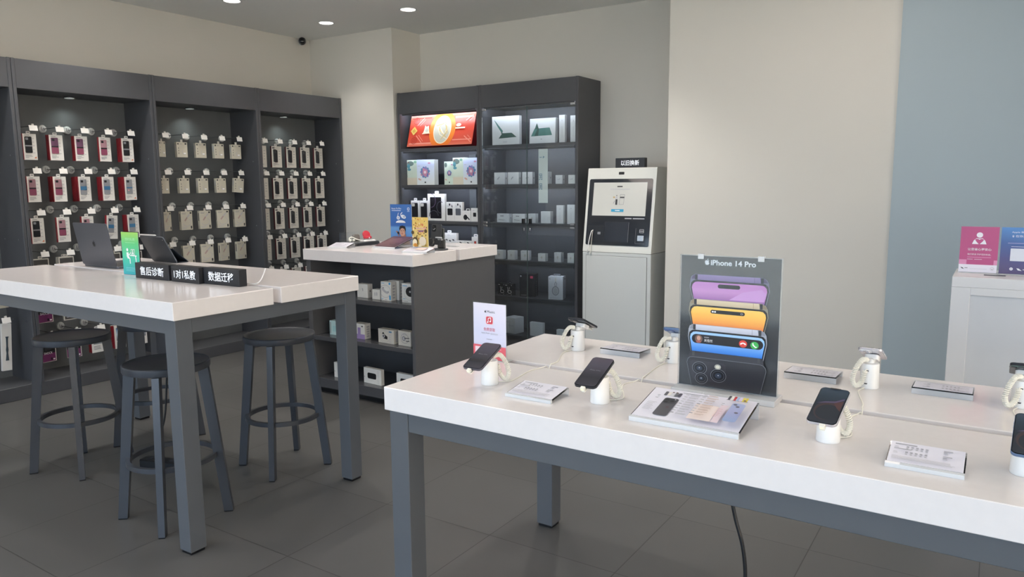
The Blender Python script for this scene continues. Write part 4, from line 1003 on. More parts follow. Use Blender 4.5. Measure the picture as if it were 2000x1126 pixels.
# white cable end rising from the gap of the tall table
cb = MB().tube(spline([(-2.98, 2.196, T1-.03), (-2.93, 2.200, T1+.004), (-2.86, 2.204, T1+.006), (-2.835, 2.214, T1+.022), (-2.828, 2.228, T1+.05), (-2.82, 2.235, T1+.078)]), .0028, WPLAS, 8)
tag(cb.build('charging_cable'), 'thin white cable curling up from the slot at the table end', 'cable')
cb = MB().tube(spline([(-3.14, 2.20, T1-.02), (-3.118, 2.185, T1+.01), (-3.112, 2.16, T1+.04), (-3.115, 2.17, T1+.062), (-3.13, 2.21, T1+.03), (-3.14, 2.215, T1-.02)]), .0028, WPLAS, 8)
tag(cb.build('charging_cable'), 'white cable loop peeping between two black word blocks', 'cable')
# power strip and its lead under the table
t = thing('power_strip', 'black power strip on the floor beneath the tall table', 'power strip', (-3.745, 2.215, 0), math.radians(18))
MB().box(-.12, -.035, .0006, .12, .035, .05, BLACKP, .006).build('body', t)
for k in range(3): MB().lathe([(.019, .0502), (.019, .052), (.015, .0515)], mat('socket_grey', '#303238', .4), 16, O=(-.07+.07*k, 0, 0)).build('socket', t)
MB().tube(spline([(-.03, 0, .052), (-.03, .005, .1), (-.02, .02, .16), (.02, .03, .30), (.05, .03, .52), (.10, .02, .75), (.09, .0, .94)]), .0052, mat('cord_black', '#1c1d20', .3), 8).build('cord', t)

# ------------------------------------------------------------------ on the counter
def card_holder(name, label, x, y, z, w, d, hb, rz, draw, group=None, solid=False, lip=.010):
    """acrylic wedge: tilted clear plate over a printed card, thick front lip, back leg"""
    t = thing(name, label, 'card holder', (x, y, z), rz, group)
    sl = math.atan2(hb-lip, d); L = math.hypot(d, hb-lip); V = (0, math.cos(sl), math.sin(sl))
    a = MB()
    a.hull8([(-w/2, 0, .0004), (w/2, 0, .0004), (w/2, .010, .0004), (-w/2, .010, .0004)], [(-w/2, 0, lip), (w/2, 0, lip), (w/2, .010, lip+.010*math.tan(sl)), (-w/2, .010, lip+.010*math.tan(sl))], ACRE)
    a.build('front_lip', t)
    MB().prism([(-w/2, .0102), (w/2, .0102), (w/2, L), (-w/2, L)], (0, 0, lip-.004), X, V, .003, ACR).build('top_plate', t)
    MB().box(-w/2, d-.003, .0004, w/2, d, hb-.0045, ACRM).build('back_leg', t)
    c = MB(); c.prism([(-w/2+.003, .0115), (w/2-.003, .0115), (w/2-.003, L-.003), (-w/2+.003, L-.003)], (0, -math.sin(sl)*.0, lip-.0005), X, V, .0006, mat('card_stock', '#e3e0ea', .35))
    draw(c.panel(Vector((-w/2+.003, 0, lip-.0005))+Vector(V)*.0115+Vector((0, -math.sin(sl), math.cos(sl)))*.0006, X, V), w-.006, L-.0145)
    c.build('printed_card', t)
    return t
INKM = mat('soft_grey_ink', '#a9a8b0', .5)
def d_price(p, w, h):
    p.text('iPhone 14 Pro', .06*w, .86*h, .055*h, INK, w=.30*w) if False else p.rect(.06*w, .86*h, .36*w, .91*h, INKM)
    for r0 in (.74, .44):
        for k in range(5): p.rect(.22*w+.065*w*k, r0*h, .255*w+.065*w*k, (r0+.07)*h, INKM, k == 0); p.rect(.22*w+.065*w*k, (r0-.08)*h, .25*w+.065*w*k, (r0-.03)*h, INKL, False)
        p.rect(.06*w, r0*h, .11*w, (r0+.02)*h, INKL); p.rect(.06*w, (r0-.06)*h, .12*w, (r0-.04)*h, INKL)
        p.rect(.72*w, (r0+.08)*h, .84*w, (r0+.12)*h, INKM); p.rect(.72*w, (r0-.0)*h, .77*w, (r0+.05)*h, INKM); p.rect(.72*w, (r0-.06)*h, .78*w, (r0-.03)*h, INKL)
    p.rect(.06*w, .57*h, .30*w, .61*h, INKM); p.lines(.05*w, .22*h, .86*w, 5, .035*h, .014*h, INKL, .12)
d_menu = lambda p, w, h: (p.rect(0, 0, w, h, mat('maroon_print', '#52323c', .35)), [p.rect(.08*w, (.12+.11*k)*h, (.5+.35*random.random())*w, (.145+.11*k)*h, mat('rose_print', '#9a6a70', .4), k == 0) for k in range(7)])
card_holder('price_card_holder', 'clear card wedge at the near corner of the counter, left end', -4.045, 3.845, TC, .16, .12, .035, math.radians(14), d_price)
card_holder('menu_card_holder', 'clear wedge with a maroon printed card before the blue poster', -3.725, 3.99, TC, .22, .22, .075, math.radians(-3), d_menu)
def d_pinkcard(p, w, h): d_price(p, w, h); p.rect(.42*w, .30*h, .80*w, .9*h, mat('peach_print', '#e8cfc4', .4))
card_holder('price_card_holder', 'clear card wedge with a peach patch before the yellow poster', -3.285, 3.812, TC, .205, .10, .030, math.radians(3), d_pinkcard)
# earbud display tray
t = thing('earbud_tray', 'black display tray with red and grey earbud cases under clear acrylic', 'display tray', (-4.117, 4.165, TC), math.radians(90))
MB().prism(rr(-.14, -.08, .14, .10, .03), (0, 0, .0005), X, Y, .022, mat('tray_black', '#26282c', .3), c=.003).build('base', t)
MB().prism(rr(-.135, -.075, .135, .095, .028), (0, 0, .0226), X, Y, .006, mat('tray_grey', '#55585a', .3)).build('plate', t)
cv = MB()
cv.box(-.137, .088, .029, .137, .092, .098, ACR)
cv.build('acrylic_guard', t)
for gx in (-.135, .135): MB().box(gx-.002, .0921, .029, gx+.002, .0945, .098, BLACKP).build('guard_post', t)
o = MB().prism(rr(-.032, 0, .032, .052, .016), (0, 0, 0), X, Z, .022, mat('taupe_plastic', '#75706a', .35), c=.006).build('earbud_case'); o.location = (-4.168, 4.160, TC+.0292); o.rotation_euler = (math.radians(-8), 0, math.radians(84))
tag(o, 'grey-brown earbud case standing open in the black tray', 'earbud case', 'earbud cases in the tray')
rc = MB(); REDP = mat('red_plastic', '#c23040', .3)
rc.lathe([(.001, .0), (.030, .002), (.034, .010), (.030, .020), (.001, .022)], REDP, 28); rc.lathe([(.001, -.004), (.028, -.002), (.033, .006), (.028, .014), (.001, .016)], REDP, 28, O=(0, .024, .030), U=(1, 0, 0), V=(0, .3, .95)); rc.panel((-.02, -.034, .0), X, Z).ell(.02, .010, .005, .006, WPR)
o = rc.build('earbud_case'); o.rotation_euler = (0, 0, math.radians(70)); o.location = (-4.102, 4.222, TC+.0445); tag(o, 'bright red earbud case open on its white stand in the tray', 'earbud case', 'earbud cases in the tray')
o = MB().hull8([(-.05, -.03, 0), (.06, -.03, 0), (.06, .03, 0), (-.05, .03, 0)], [(-.045, -.02, .010), (.055, -.02, .010), (.055, .03, .010), (-.045, .03, .010)], WPLAS).build('case_stand'); o.rotation_euler = (0, 0, math.radians(80)); o.location = (-4.100, 4.218, TC+.0292); tag(o, 'low white stand under the red earbud case', 'stand')
eb = MB()
for dx in (0, .03): eb.lathe([(.001, -.01), (.009, -.008), (.011, 0), (.008, .008), (.001, .010)], CREAM, 14, O=(dx, 0, .011), U=Y, V=Z)
eb.tube(spline([(-.01, 0, .010), (.0, .01, .03), (.025, .01, .034), (.05, -.005, .02), (.075, -.02, .010)]), .004, CREAM, 8)
o = eb.build('earbud_pair'); o.rotation_euler = (0, 0, math.radians(80)); o.location = (-4.125, 4.062, TC+.0292); tag(o, 'cream earbuds lying at the left of the black tray', 'earbuds')

# blue earphone poster
def d_blueposter(p, w, h):
    p.rect(0, 0, w, h, grad('blue_poster', [(0, '#2a4c8a'), (.15, '#5384c2'), (.42, '#6a9cd2'), (.47, '#3a66ac'), (1, '#4270b2')], .35))
    p.text('Beats Fit Pro', .07*w, .875*h, .040*h, WPR, w=.45*w); p.rect(.07*w, .835*h, .50*w, .850*h, mat('poster_pale', '#c9d6ea', .4)); p.ring(.86*w, .885*h, .055*w, .040*h, .010*h, WPR, 22); p.text('b', .84*w, .868*h, .034*h, WPR); p.rect(.80*w, .82*h, .92*w, .83*h, mat('poster_pale', '#c9d6ea', .4))
    PB = mat('bud_white', '#dfe3ea', .35); PS = mat('bud_shadow_print', '#a9b4c6', .4)
    p.ell(.38*w, .665*h, .075*w, .045*h, PB); p.ell(.62*w, .695*h, .12*w, .045*h, PB, rot=-.3); p.ell(.38*w, .665*h, .04*w, .028*h, PS); p.ell(.66*w, .69*h, .05*w, .03*h, PS)
    p.line([(.33*w, .68*h), (.36*w, .72*h), (.40*w, .79*h)], .020*w, PB); p.line([(.52*w, .70*h), (.50*w, .76*h), (.58*w, .80*h)], .030*w, PB)
    p.poly([(.27*w+.45*w*(1-math.cos(a))/2, .545*h+.062*h*math.sin(a)) for a in [PI*i/14 for i in range(15)]], PB); p.rect(.27*w, .538*h, .72*w, .546*h, PS)
    SK = mat('portrait_skin', '#c89a84', .45); SK2 = mat('portrait_skin_deep', '#a6755f', .45); HR = mat('portrait_hair', '#1e1c22', .5); CT = mat('portrait_coat', '#9a6a42', .5)
    p.poly([(.45*w, 0), (.96*w, 0), (.88*w, .10*h), (.74*w, .17*h), (.56*w, .16*h), (.50*w, .06*h)], CT); p.poly([(.45*w, 0), (.60*w, 0), (.56*w, .16*h), (.47*w, .10*h)], mat('portrait_shirt', '#3d2c38', .5)); p.poly([(.50*w, .16*h), (.70*w, .14*h), (.73*w, .26*h), (.50*w, .26*h)], SK2)
    p.ell(.57*w, .325*h, .135*w, .115*h, SK, 22); p.poly([(.44*w, .34*h), (.42*w, .40*h), (.46*w, .46*h), (.58*w, .475*h), (.70*w, .45*h), (.73*w, .38*h), (.69*w, .31*h), (.67*w, .385*h), (.58*w, .415*h), (.50*w, .395*h), (.46*w, .36*h)], HR)
    p.line([(.48*w, .36*h), (.54*w, .358*h)], .010*w, HR); p.line([(.59*w, .36*h), (.65*w, .362*h)], .010*w, HR); p.ell(.515*w, .342*h, .018*w, .007*h, HR); p.ell(.615*w, .344*h, .018*w, .007*h, HR); p.line([(.56*w, .345*h), (.545*w, .305*h), (.575*w, .30*h)], .010*w, SK2); p.ell(.56*w, .272*h, .040*w, .010*h, mat('portrait_lips', '#a8524f', .45)); p.ell(.695*w, .32*h, .022*w, .022*h, SK2)
    p.line([(.40*w, .22*h), (.36*w, .30*h), (.28*w, .33*h)], .055*w, SK2); p.ell(.38*w, .29*h, .05*w, .03*h, HR, rot=-.8)
sign_stand('poster_stand', 'blue upright poster of earbuds and a portrait, on the counter', -3.835, 4.315, TC, .214, .312, math.radians(2), d_blueposter, .07)
def d_yellow(p, w, h):
    YL = grad('yellow_poster', [(0, '#efd486'), (.5, '#f0d788'), (1, '#e8c568')], .35)
    p.rect(0, 0, w, .115*h, mat('poster_foot', '#dfe2f0', .4)); p.rect(.0, .125*h, w, h, YL); p.rect(.08*w, .03*h, .9*w, .045*h, INKL); p.rect(.08*w, .07*h, .6*w, .08*h, INKL); p.rect(.06*w, .05*h, .14*w, .10*h, mat('poster_violet', '#8b86c4', .4))
    WR = mat('poster_red_white', '#f2d5c8', .4); RD2 = mat('poster_red', '#d25a48', .4)
    cx, cy = .55*w, .66*h
    for k in range(12):
        a = 2*PI*k/12; p.poly([(cx+.20*w*math.cos(a-.12), cy+.15*w*math.sin(a-.12)), (cx+.36*w*math.cos(a), cy+.30*w*math.sin(a)), (cx+.20*w*math.cos(a+.12), cy+.15*w*math.sin(a+.12))], RD2, k == 0)
    p.text('emoji', cx, .625*h, .085*h, RD2, w=.64*w, al='C', bold=.04); p.text('emoji', cx, .629*h, .08*h, WR, w=.60*w, al='C', bold=.012); p.poly([(.34*w, .61*h), (.76*w, .62*h), (.70*w, .58*h), (.42*w, .57*h)], mat('poster_plum', '#8a5a8e', .4))
    rnd = random.Random(3); DKS = mat('poster_brown', '#5d4a2c', .5); LT = mat('poster_cream', '#efe3c4', .4)
    for k in range(52):
        u, v = rnd.uniform(.05, .93)*w, rnd.uniform(.16, .97)*h
        if abs(u-cx) < .3*w and abs(v-cy) < .1*h: continue
        p.ell(u, v, rnd.uniform(.018, .06)*w, rnd.uniform(.014, .045)*w, rnd.choice((DKS, LT, mat('poster_ochre', '#c4942e', .4), RD2, DKS)), 8, rnd.uniform(0, 3))
    for u, v, r, m in ((.24, .31, .17, DKS), (.22, .27, .14, LT), (.72, .30, .22, mat('poster_cream2', '#e2d5be', .4)), (.25, .18, .11, mat('poster_orange', '#d9913a', .4)), (.55, .165, .10, LT), (.10, .55, .09, DKS), (.93, .60, .09, DKS)):
        p.ell(u*w, v*h, r*w, min(r*w, (v-.125)*h), m, 22)
sign_stand('poster_stand', 'small yellow poster with a burst of lettering, on the counter corner', -3.325, 3.935, TC, .150, .238, math.radians(-2), d_yellow, .055)
# charging stand with black phone and earbud case
t = thing('charging_stand', 'dark charging stand holding a phone and earbud case near the counter edge', 'charging stand', (-3.30, 4.10, TC))
STG = mat('stand_graphite', '#4a4a48', .35)
MB().lathe([(.062, .0004), (.066, .003), (.064, .008), (.050, .011)], mat('stand_base', '#3c3d3f', .3), 36).build('base', t)
MB().box(-.032, .022, .011, .032, .04, .075, STG, .004).box(-.026, .026, .075, .026, .04, .15, STG, .004).build('post', t)
MB().box(.010, -.028, .070, .05, -.010, .083, SILV, .002).box(-.012, -.024, .084, .0405, -.010, .092, mat('stand_white', '#c9cbd0', .3), .002).build('bracket', t)
def small_phone(label):
    b = MB(); b.prism(rr(-.0358, -.0737, .0358, .0737, .012), (0, 0, 0), X, Z, .0078, DKC, c=.001)
    o = b.build('phone'); return o
o = MB().prism(rr(-.0445, -.0, .0445, .145, .014), (0, 0, 0), X, Z, .009, mat('phone_case_black', '#3d3f43', .4), c=.0015)
q = o.panel((0, -.009, 0), X, Z); q.rrect(-.038, .092, -.002, .138, .010, mat('camera_plate', '#2b2d31', .25)); q.ell(-.028, .125, .0075, .0075, BLACKP); q.ell(-.028, .104, .0075, .0075, BLACKP); q.ell(-.012, .114, .003, .003, CARD2); q.line([(-.03, .11), (-.018, .104), (-.012, .116)], .003, INKL)
o = o.build('phone'); o.location = (-3.328, 4.103, TC+.035); o.rotation_euler = (math.radians(-9), 0, 0)
tag(o, 'black cased phone standing upright on the charging stand', 'phone')
o = MB().prism(rr(-.030, 0, .030, .062, .024), (0, 0, 0), X, Z, .026, mat('case_black_gloss', '#26272a', .22), c=.008); 
o = o.build('earbud_case'); o.location = (-3.330, 4.066, TC+.024); o.rotation_euler = (math.radians(-8), 0, 0); tag(o, 'black pebble-shaped earbud case on the front of the charging stand', 'earbud case')
# clear upright holder behind
sign = thing('clear_card_stand', 'empty clear acrylic upright behind the charging stand', 'card holder', (-3.40, 4.36, TC))
MB().box(-.05, 0, .0004, .05, .05, .003, ACR).build('base', sign); MB().box(-.05, 0, .003, .05, .003, .085, ACR).build('upright', sign)

# ------------------------------------------------------------------ trade-in kiosk
t = thing('kiosk', 'white self-service kiosk with a tilted touch screen by the glass cabinet', 'kiosk', (-2.9, 5.5, 0))
KW = mat('kiosk_white', '#dcdcd6', .28, var=.01); KC = mat('kiosk_cabinet', '#c9cccb', .35, var=.01)
w = .605
MB().box(0, 0, .0005, w, .62, .962, KC, .003).build('lower_cabinet', t)
dm = MB().box(.034, -.006, .06, w-.034, -.0003, .935, KC, .002); dm.build('cabinet_door', t)
GAPM = mat('seam_dark', '#5c5d5c', .6)
MB().box(.031, -.0016, .057, .0335, -.0004, .938, GAPM).box(w-.0335, -.0016, .057, w-.031, -.0004, .938, GAPM).box(.031, -.0016, .9355, w-.031, -.0004, .938, GAPM).build('door_seam', t)
hd = MB(); hd.prism([(0, .966), (.62, .966), (.62, 1.645), (.105, 1.645), (.098, 1.638)], (0, 0, 0), (0, 1, 0), (0, 0, 1), w, KW)
MB().box(.002, .003, .9622, w-.002, .618, .9658, GAPM).build('body_seam', t)
head = hd.build('head', t)
sv = Vector((0, .1, .675)).normalized(); so = Vector((0, -.0, .967)); sn = Vector(X).cross(sv)
def on(u, v, e=0.0): return so+Vector(X)*u+sv*v+sn*e
sp = MB(); sp.prism(rr(.022, .055, .580, .596, .014), so, X, sv, .004, mat('kiosk_black', '#22262e', .12, coat=.3), c=.0005)
q = sp.panel(on(0, 0, .004), X, sv)
q.rect(.36, .272, .42, .280, INKL); q.rect(.43, .272, .53, .280, INKL)
q.rrect(.036, .084, .185, .215, .006, mat('kiosk_slot', '#1a1d24', .3)); q.rrect(.190, .084, .400, .245, .004, mat('kiosk_tray', '#252932', .22)); q.line([(.190, .084), (.190, .245)], .002, INK); q.line([(.400, .084), (.400, .245)], .002, INKG); q.line([(.190, .245), (.400, .245)], .0015, INK); q.line([(.465, .20), (.465, .077), (.545, .077)], .0015, INKG)
q.line([(.498, .165), (.498, .190), (.532, .190), (.532, .165), (.498, .165)], .003, INKL); q.rect(.500, .175, .53, .180, INKL)
q.rrect(.128, .142, .155, .162, .003, INKG)
sp.build('front_panel', t)
ss = MB(); ss.prism([(.064, .296), (.534, .296), (.534, .566), (.064, .566)], on(0, 0, .0041), X, sv, .0012, mat('kiosk_screen', '#b9b9b4', .15, emit='#c9c8c2', es=.22))
q = ss.panel(on(0, 0, .0053), X, sv)
q.rect(.275, .528, .322, .538, INK); q.rect(.215, .508, .385, .514, INKL)
q.rect(.268, .385, .285, .430, INK); q.rect(.268, .432, .284, .452, INKL); q.line([(.25, .395), (.262, .420)], .004, INKG); q.rect(.245, .440, .262, .452, mat('tan_icon', '#c2a878', .4)); q.ell(.277, .460, .004, .004, INK)
q.line([(.302, .388), (.308, .468), (.346, .468), (.340, .388), (.302, .388)], .0025, INKG); q.rect(.306, .440, .345, .450, INK)
q.rrect(.236, .328, .346, .350, .003, mat('screen_button', '#2f86a8', .3, emit='#2f8fb4', es=.35)); q.rect(.270, .336, .312, .342, WPR)
ss.build('screen', t)
MB().prism(rr(.278, .630, .326, .652, .004), on(0, 0, .0002), X, sv, .0015, BLACKP).build('camera', t)
MB().prism(rr(.482, .098, .536, .142, .004), on(0, 0, .0041), X, sv, .006, SILV, c=.001).build('card_button', t)
MB().tube(spline([on(.085, .176, .006), on(.083, .16, .03), on(.072, .10, .035), on(.060, .02, .03), on(.050, -.01, .012), on(.045, .01, .006)]), .0035, WPLAS, 8).tube(spline([on(.085, .176, .006), on(.088, .14, .02), on(.086, .06, .022), on(.084, -.012, .02), on(.07, -.02, .01)]), .0025, CARD2, 6).build('charging_cable', t)
word_block('以旧换新', 'black word block standing on top of the white kiosk', -2.548, 5.64, 1.6455, .255, .078, .05, math.radians(1), .62)

# ------------------------------------------------------------------ on the desk
def d_pink(p, w, h):
    p.rect(0, 0, w, h, mat('magenta_print', '#b8477e', .35)); p.rect(0, 0, w, .17*h, mat('pink_foot', '#e9e4ee', .4)); PK = mat('light_pink_print', '#d98cb4', .4); p.rect(0, .17*h, .2*w, .275*h, PK); p.rect(.91*w, .17*h, w, .275*h, PK)
    LW = mat('sign_white', '#eeeaf2', .4)
    p.ell(.50*w, .82*h, .085*w, .058*h, LW)
    p.poly([(.31*w, .62*h), (.35*w, .70*h), (.42*w, .75*h), (.50*w, .745*h), (.58*w, .75*h), (.65*w, .70*h), (.69*w, .62*h)], LW)
    p.poly([(.50*w, .61*h), (.42*w, .675*h), (.385*w, .715*h), (.41*w, .735*h), (.46*w, .735*h), (.50*w, .715*h), (.54*w, .735*h), (.59*w, .735*h), (.615*w, .715*h), (.58*w, .675*h)], mat('magenta_print', '#b8477e', .35))
    p.text('让您省心更安心', .52*w, .48*h, .055*h, LW, w=.62*w, al='C', bold=.012); p.text('我们承诺,守护您的权益。', .52*w, .375*h, .04*h, LW, w=.62*w, al='C'); p.rect(.21*w, .325*h, .83*w, .34*h, PK); p.rect(.21*w, .285*h, .36*w, .292*h, LW); p.rect(.40*w, .285*h, .60*w, .292*h, LW)
    p.poly([(.05*w, .11*h), (.10*w, .10*h), (.15*w, .07*h), (.09*w, .075*h)], INK); p.rect(.16*w, .085*h, .24*w, .10*h, INKG); p.rect(.3*w, .075*h, .75*w, .08*h, INKL); p.ring(.88*w, .09*h, .05*w, .035*h, .006*h, INKL, 14); p.ell(.88*w, .08*h, .012*w, .008*h, INK)
sign_stand('sign_holder', 'magenta acrylic sign with a figure holding a heart, on the white desk', -.078, 3.945, 1.105, .152, .212, 0, d_pink, .05)
def d_blue(p, w, h):
    p.rect(0, 0, w, h, grad('navy_violet_print', [(0, '#5a4a72'), (.35, '#4d4a80'), (.7, '#41609e'), (1, '#4f86c6')], .35, diag=.12)); LW = mat('sign_white', '#eeeaf2', .4)
    p.text('Apple 授权专营店', .26*w, .875*h, .045*h, LW, w=.66*w); p.text('在你身边', .36*w, .79*h, .05*h, LW, w=.38*w); p.ring(.30*w, .815*h, .022*w, .02*h, .006*h, LW, 12); p.poly([(.282*w, .808*h), (.318*w, .808*h), (.30*w, .785*h)], LW)
    p.rect(.18*w, .655*h, .7*w, .67*h, mat('lilac_rule', '#9a9ac8', .4)); p.rect(.27*w, .585*h, .7*w, .592*h, LW); p.rrect(.26*w, .28*h, .66*w, .55*h, .002, mat('blank_white_patch', '#d9dbe6', .4))
    p.ell(.31*w, .11*h, .045*w, .032*h, LW); p.text('4G', .285*w, .10*h, .02*h, mat('navy_ink', '#2b3560', .4)); p.poly([(.44*w, .13*h), (.50*w, .125*h), (.58*w, .075*h), (.48*w, .085*h)], LW); p.rect(.6*w, .095*h, .75*w, .11*h, LW)
sign_stand('sign_holder', 'blue to violet acrylic sign with a pin icon, cut off by the picture', .076, 3.945, 1.105, .152, .212, 0, d_blue, .05)
o = MB().box(-.04, -.012, .0003, .04, .012, .003, mat('dark_card', '#56555a', .3)).build('name_card'); o.location = (-.01, 3.875, 1.105); tag(o, 'flat dark card lying on the desk before the two signs', 'card')

# ------------------------------------------------------------------ phones on stands on the front table
PHL, PHW, PHT = .1475, .0715, .0078
def scr_dark(q, w, h):
    q.rrect(-w/2+.0022, -h/2+.0022, w/2-.0022, h/2-.0022, .010, grad('dim_screen', [(0, '#3c3b44'), (.3, '#2b2a32'), (.47, '#3a3942'), (.7, '#4a4753'), (1, '#544c58')], .08))
    q.text('iPhone 14 Pro', 0, .004, .0048, mat('dim_letters', '#77757f', .3), w=.034, al='C')
    q.rrect(-.010, h/2-.0105, .010, h/2-.0055, .0025, BLACKP)
def scr_arc(q, w, h):
    q.rrect(-w/2+.0026, -h/2+.0026, w/2-.0026, h/2-.0026, .010, grad('night_screen', [(0, '#32363f'), (.4, '#252932'), (.75, '#2e3a46'), (1, '#3d4a58')], .08))
    for k, (r, c) in enumerate(((.052, '#3d3a41'), (.047, '#45393a'), (.042, '#2c3038'))):
        q.ell(.0+.002*k, -.022-.003*k, w/2-.006-.001*k, r*.72, mat('screen_arc_%d' % k, c, .1), 26)
    q.poly([(-.030, .002), (-.012, .012), (.012, .018), (.031, .034), (.031, .026), (.014, .012), (-.010, .007)], mat('screen_violet', '#5a4f6a', .1)); q.poly([(.010, .010), (.031, .022), (.031, -.020), (.022, -.010)], mat('screen_rust', '#553d3e', .1))
    q.poly([(-.013, h/2-.0026), (.013, h/2-.0026), (.010, h/2-.0075), (-.010, h/2-.0075)], BLACKP)
def phone(label, loc, rot, frame, scr, back):
    t = thing('display_phone', label, 'phone', loc, 0, 'display phones on white stands'); t.rotation_euler = rot
    b = MB(); b.prism(rr(-PHW/2, -PHL/2, PHW/2, PHL/2, .0125, 7), (0, 0, -PHT/2), X, Y, PHT, back, m_side=frame, c=.0009)
    b.box(PHW/2-.0004, .018, -.0012, PHW/2+.0006, .030, .0012, frame).box(-PHW/2-.0006, .02, -.0012, -PHW/2+.0004, .029, .0012, frame).box(-PHW/2-.0006, .034, -.0012, -PHW/2+.0004, .042, .0012, frame)
    b.build('body', t)
    s = MB(); s.prism(rr(-PHW/2+.001, -PHL/2+.001, PHW/2-.001, PHL/2-.001, .0118, 7), (0, 0, PHT/2), X, Y, .0004, mat('phone_glass', '#0c0d11', .06)); scr(s.panel((0, 0, PHT/2+.0004), X, Y), PHW, PHL)
    s.build('screen', t)
    c = MB(); c.prism(rr(-.0335, .034, .0035, .071, .009), (0, 0, -PHT/2), (-1, 0, 0), Y, .0015, back)
    for u, v in ((.008, .061), (.008, .044), (.025, .0525)): c.lathe([(.0078, 0), (.0078, .002), (.0062, .0022), (.0010, .0016)], frame, 16, O=(u*1.0, v, -PHT/2-.0015), U=(-1, 0, 0), V=Y)
    c.build('camera_plateau', t)
    return t
def phone_stand(label, loc, rz, head, loopx, lead):
    """white post, tilted head, cream coiled cord and its straight lead"""
    t = thing('phone_stand', label, 'phone stand', loc, rz, 'white phone stands with coiled cords')
    p = MB(); p.lathe([(.029, .0004), (.030, .003), (.0295, .006), (.0275, .060), (.0275, .078), (.026, .081)], WPLAS, 36)
    q = p.panel((.006, .0282, 0), (-1, 0, 0), Z); q.rect(-.005, .016, .005, .020, INK); q.rect(-.006, .058, .006, .062, INK)
    p.build('post', t)
    tl = math.radians(22); hd = MB()
    hd.T = Matrix.Translation(head) @ Matrix.Rotation(tl, 4, 'X')
    hd.prism(rr(-.021, -.026, .021, .026, .010), (0, 0, -.0225), X, Y, .0165, WPLAS, c=.002)
    hd.build('head', t)
    nk = MB(); hv = Vector(head)+Vector((0, math.sin(tl), -math.cos(tl)))*.0215
    nk.tube([(0, 0, .072), (0, -.004, .083), tuple(hv)], .0115, WPLAS, 18); nk.build('neck', t)
    pg = MB(); pg.T = hd.T
    pg.box(-.007, -PHL/2-.0125, -.0055, .007, -PHL/2-.0012, .0055, CREAM, .0015); pg.box(-.003, -PHL/2-.0126, -.002, .003, -PHL/2-.0124, .002, mat('plug_light', '#fff2a8', emit='#fff09a', es=1.2)); pg.box(-.006, -PHL/2-.008, -.0125, .006, -.03, -.0095, CREAM, .001)
    pg.build('charging_plug', t)
    s = loopx
    a = Vector((s*.008, .012, .092)); 
    path = [a, a+Vector((s*.012, .020, .002)), Vector((s*.034, .043, .070)), Vector((s*.043, .050, .034)), Vector((s*.034, .046, .0115)), Vector((s*.018, .040, .024)), Vector((s*.010, .032, .060))]
    cc_ = MB(); cc_.tube(coil(path, .0064, 42, 8), .0021, CREAM, 5)
    cc_.tube(spline([Vector((s*.010, .032, .060)), Vector((s*.006, .028, .064)), Vector((0, .024, .062))], 4), .0022, CREAM, 6)
    cc_.build('coiled_cord', t)
    MB().tube(spline(lead, 8), .0018, CREAM, 6).build('lead_cable', t)
    return t
GRA = mat('graphite_frame', '#6b6872', .3, metal=.7); GRB = mat('graphite_back', '#3a3b40', .35); SLV = mat('silver_frame', '#d3d0d6', .25, metal=.6); WHB = mat('white_back', '#e4e4e6', .25); BLF = mat('blue_frame', '#6d86ac', .3, metal=.6); BLB = mat('blue_back', '#2f4f92', .3); GNB = mat('green_back', '#5a726c', .3); DPF = mat('dark_frame', '#3c3e44', .3, metal=.7)
PT = math.radians(22)
FY, BYY, HZ = 1.935, 2.633, .1025
front = [(-1.385, GRA, scr_dark, GRB, 'display phone with dim dark screen standing before the pink music sign', 3.5), (-.978, DPF, scr_dark, GRB, 'display phone with dim dark screen between price card and brochure', 1), (-.329, SLV, scr_arc, WHB, 'silver-edged display phone with curved pattern on screen, right of the brochure', -4), (.088, BLF, scr_arc, BLB, 'blue-edged display phone cut off by the picture edge', -3)]
back = [(-1.385, DPF, scr_dark, GRB, 'dark display phone facing away at the far left of the table', 1), (-.985, BLF, scr_arc, BLB, 'blue display phone facing away, half behind the tall poster', 1), (-.322, SLV, scr_arc, WHB, 'silver display phone facing away in front of the blue wall', -1), (.085, DPF, scr_arc, GNB, 'green display phone facing away, cut off by the picture edge', -1)]
gapx = [-1.344, -.983, -.300, .10]
for i, (x, fr_, sc2, bk_, lb, yw) in enumerate(front):
    phone(lb, (x, FY, T2+HZ), (PT, 0, math.radians(yw)), fr_, sc2, bk_)
    bx, by = x-.006, FY+.048
    g = Vector((gapx[i]-bx, 2.287-by, 0))
    phone_stand('white post stand holding the '+lb.split(' with ')[0].split(' cut ')[0].replace('display ', '')+(' before the music sign', ' beside the brochure', ' right of the brochure', ' at the picture edge')[i], (bx, by, T2), 0, (x-bx, FY-by, HZ), 1,
                [(.018, .024, .0035), (.045, .07, .0025), (g.x-.02, g.y-.10, .0022), (g.x-.006, g.y-.035, .003), (g.x, g.y-.014, .0035), (g.x, g.y, -.02)])
for i, (x, fr_, sc2, bk_, lb, yw) in enumerate(back):
    phone(lb, (x, BYY, T2+HZ), (PT, 0, PI+math.radians(yw)), fr_, sc2, bk_)
    bx, by = x, BYY-.046
    g = Vector((bx-gapx[i], by-2.287, 0))
    phone_stand('white post stand with its cord toward us, under the '+('far left dark phone', 'blue phone', 'silver phone', 'green phone')[i], (bx, by, T2), PI, (0, -.046, HZ), 1,
                [(.010, .028, .0035), (.020, .08, .0025), (g.x+.01, g.y-.09, .0022), (g.x+.004, g.y-.04, .003), (g.x, g.y-.016, .0035), (g.x, g.y+.002, -.02)])

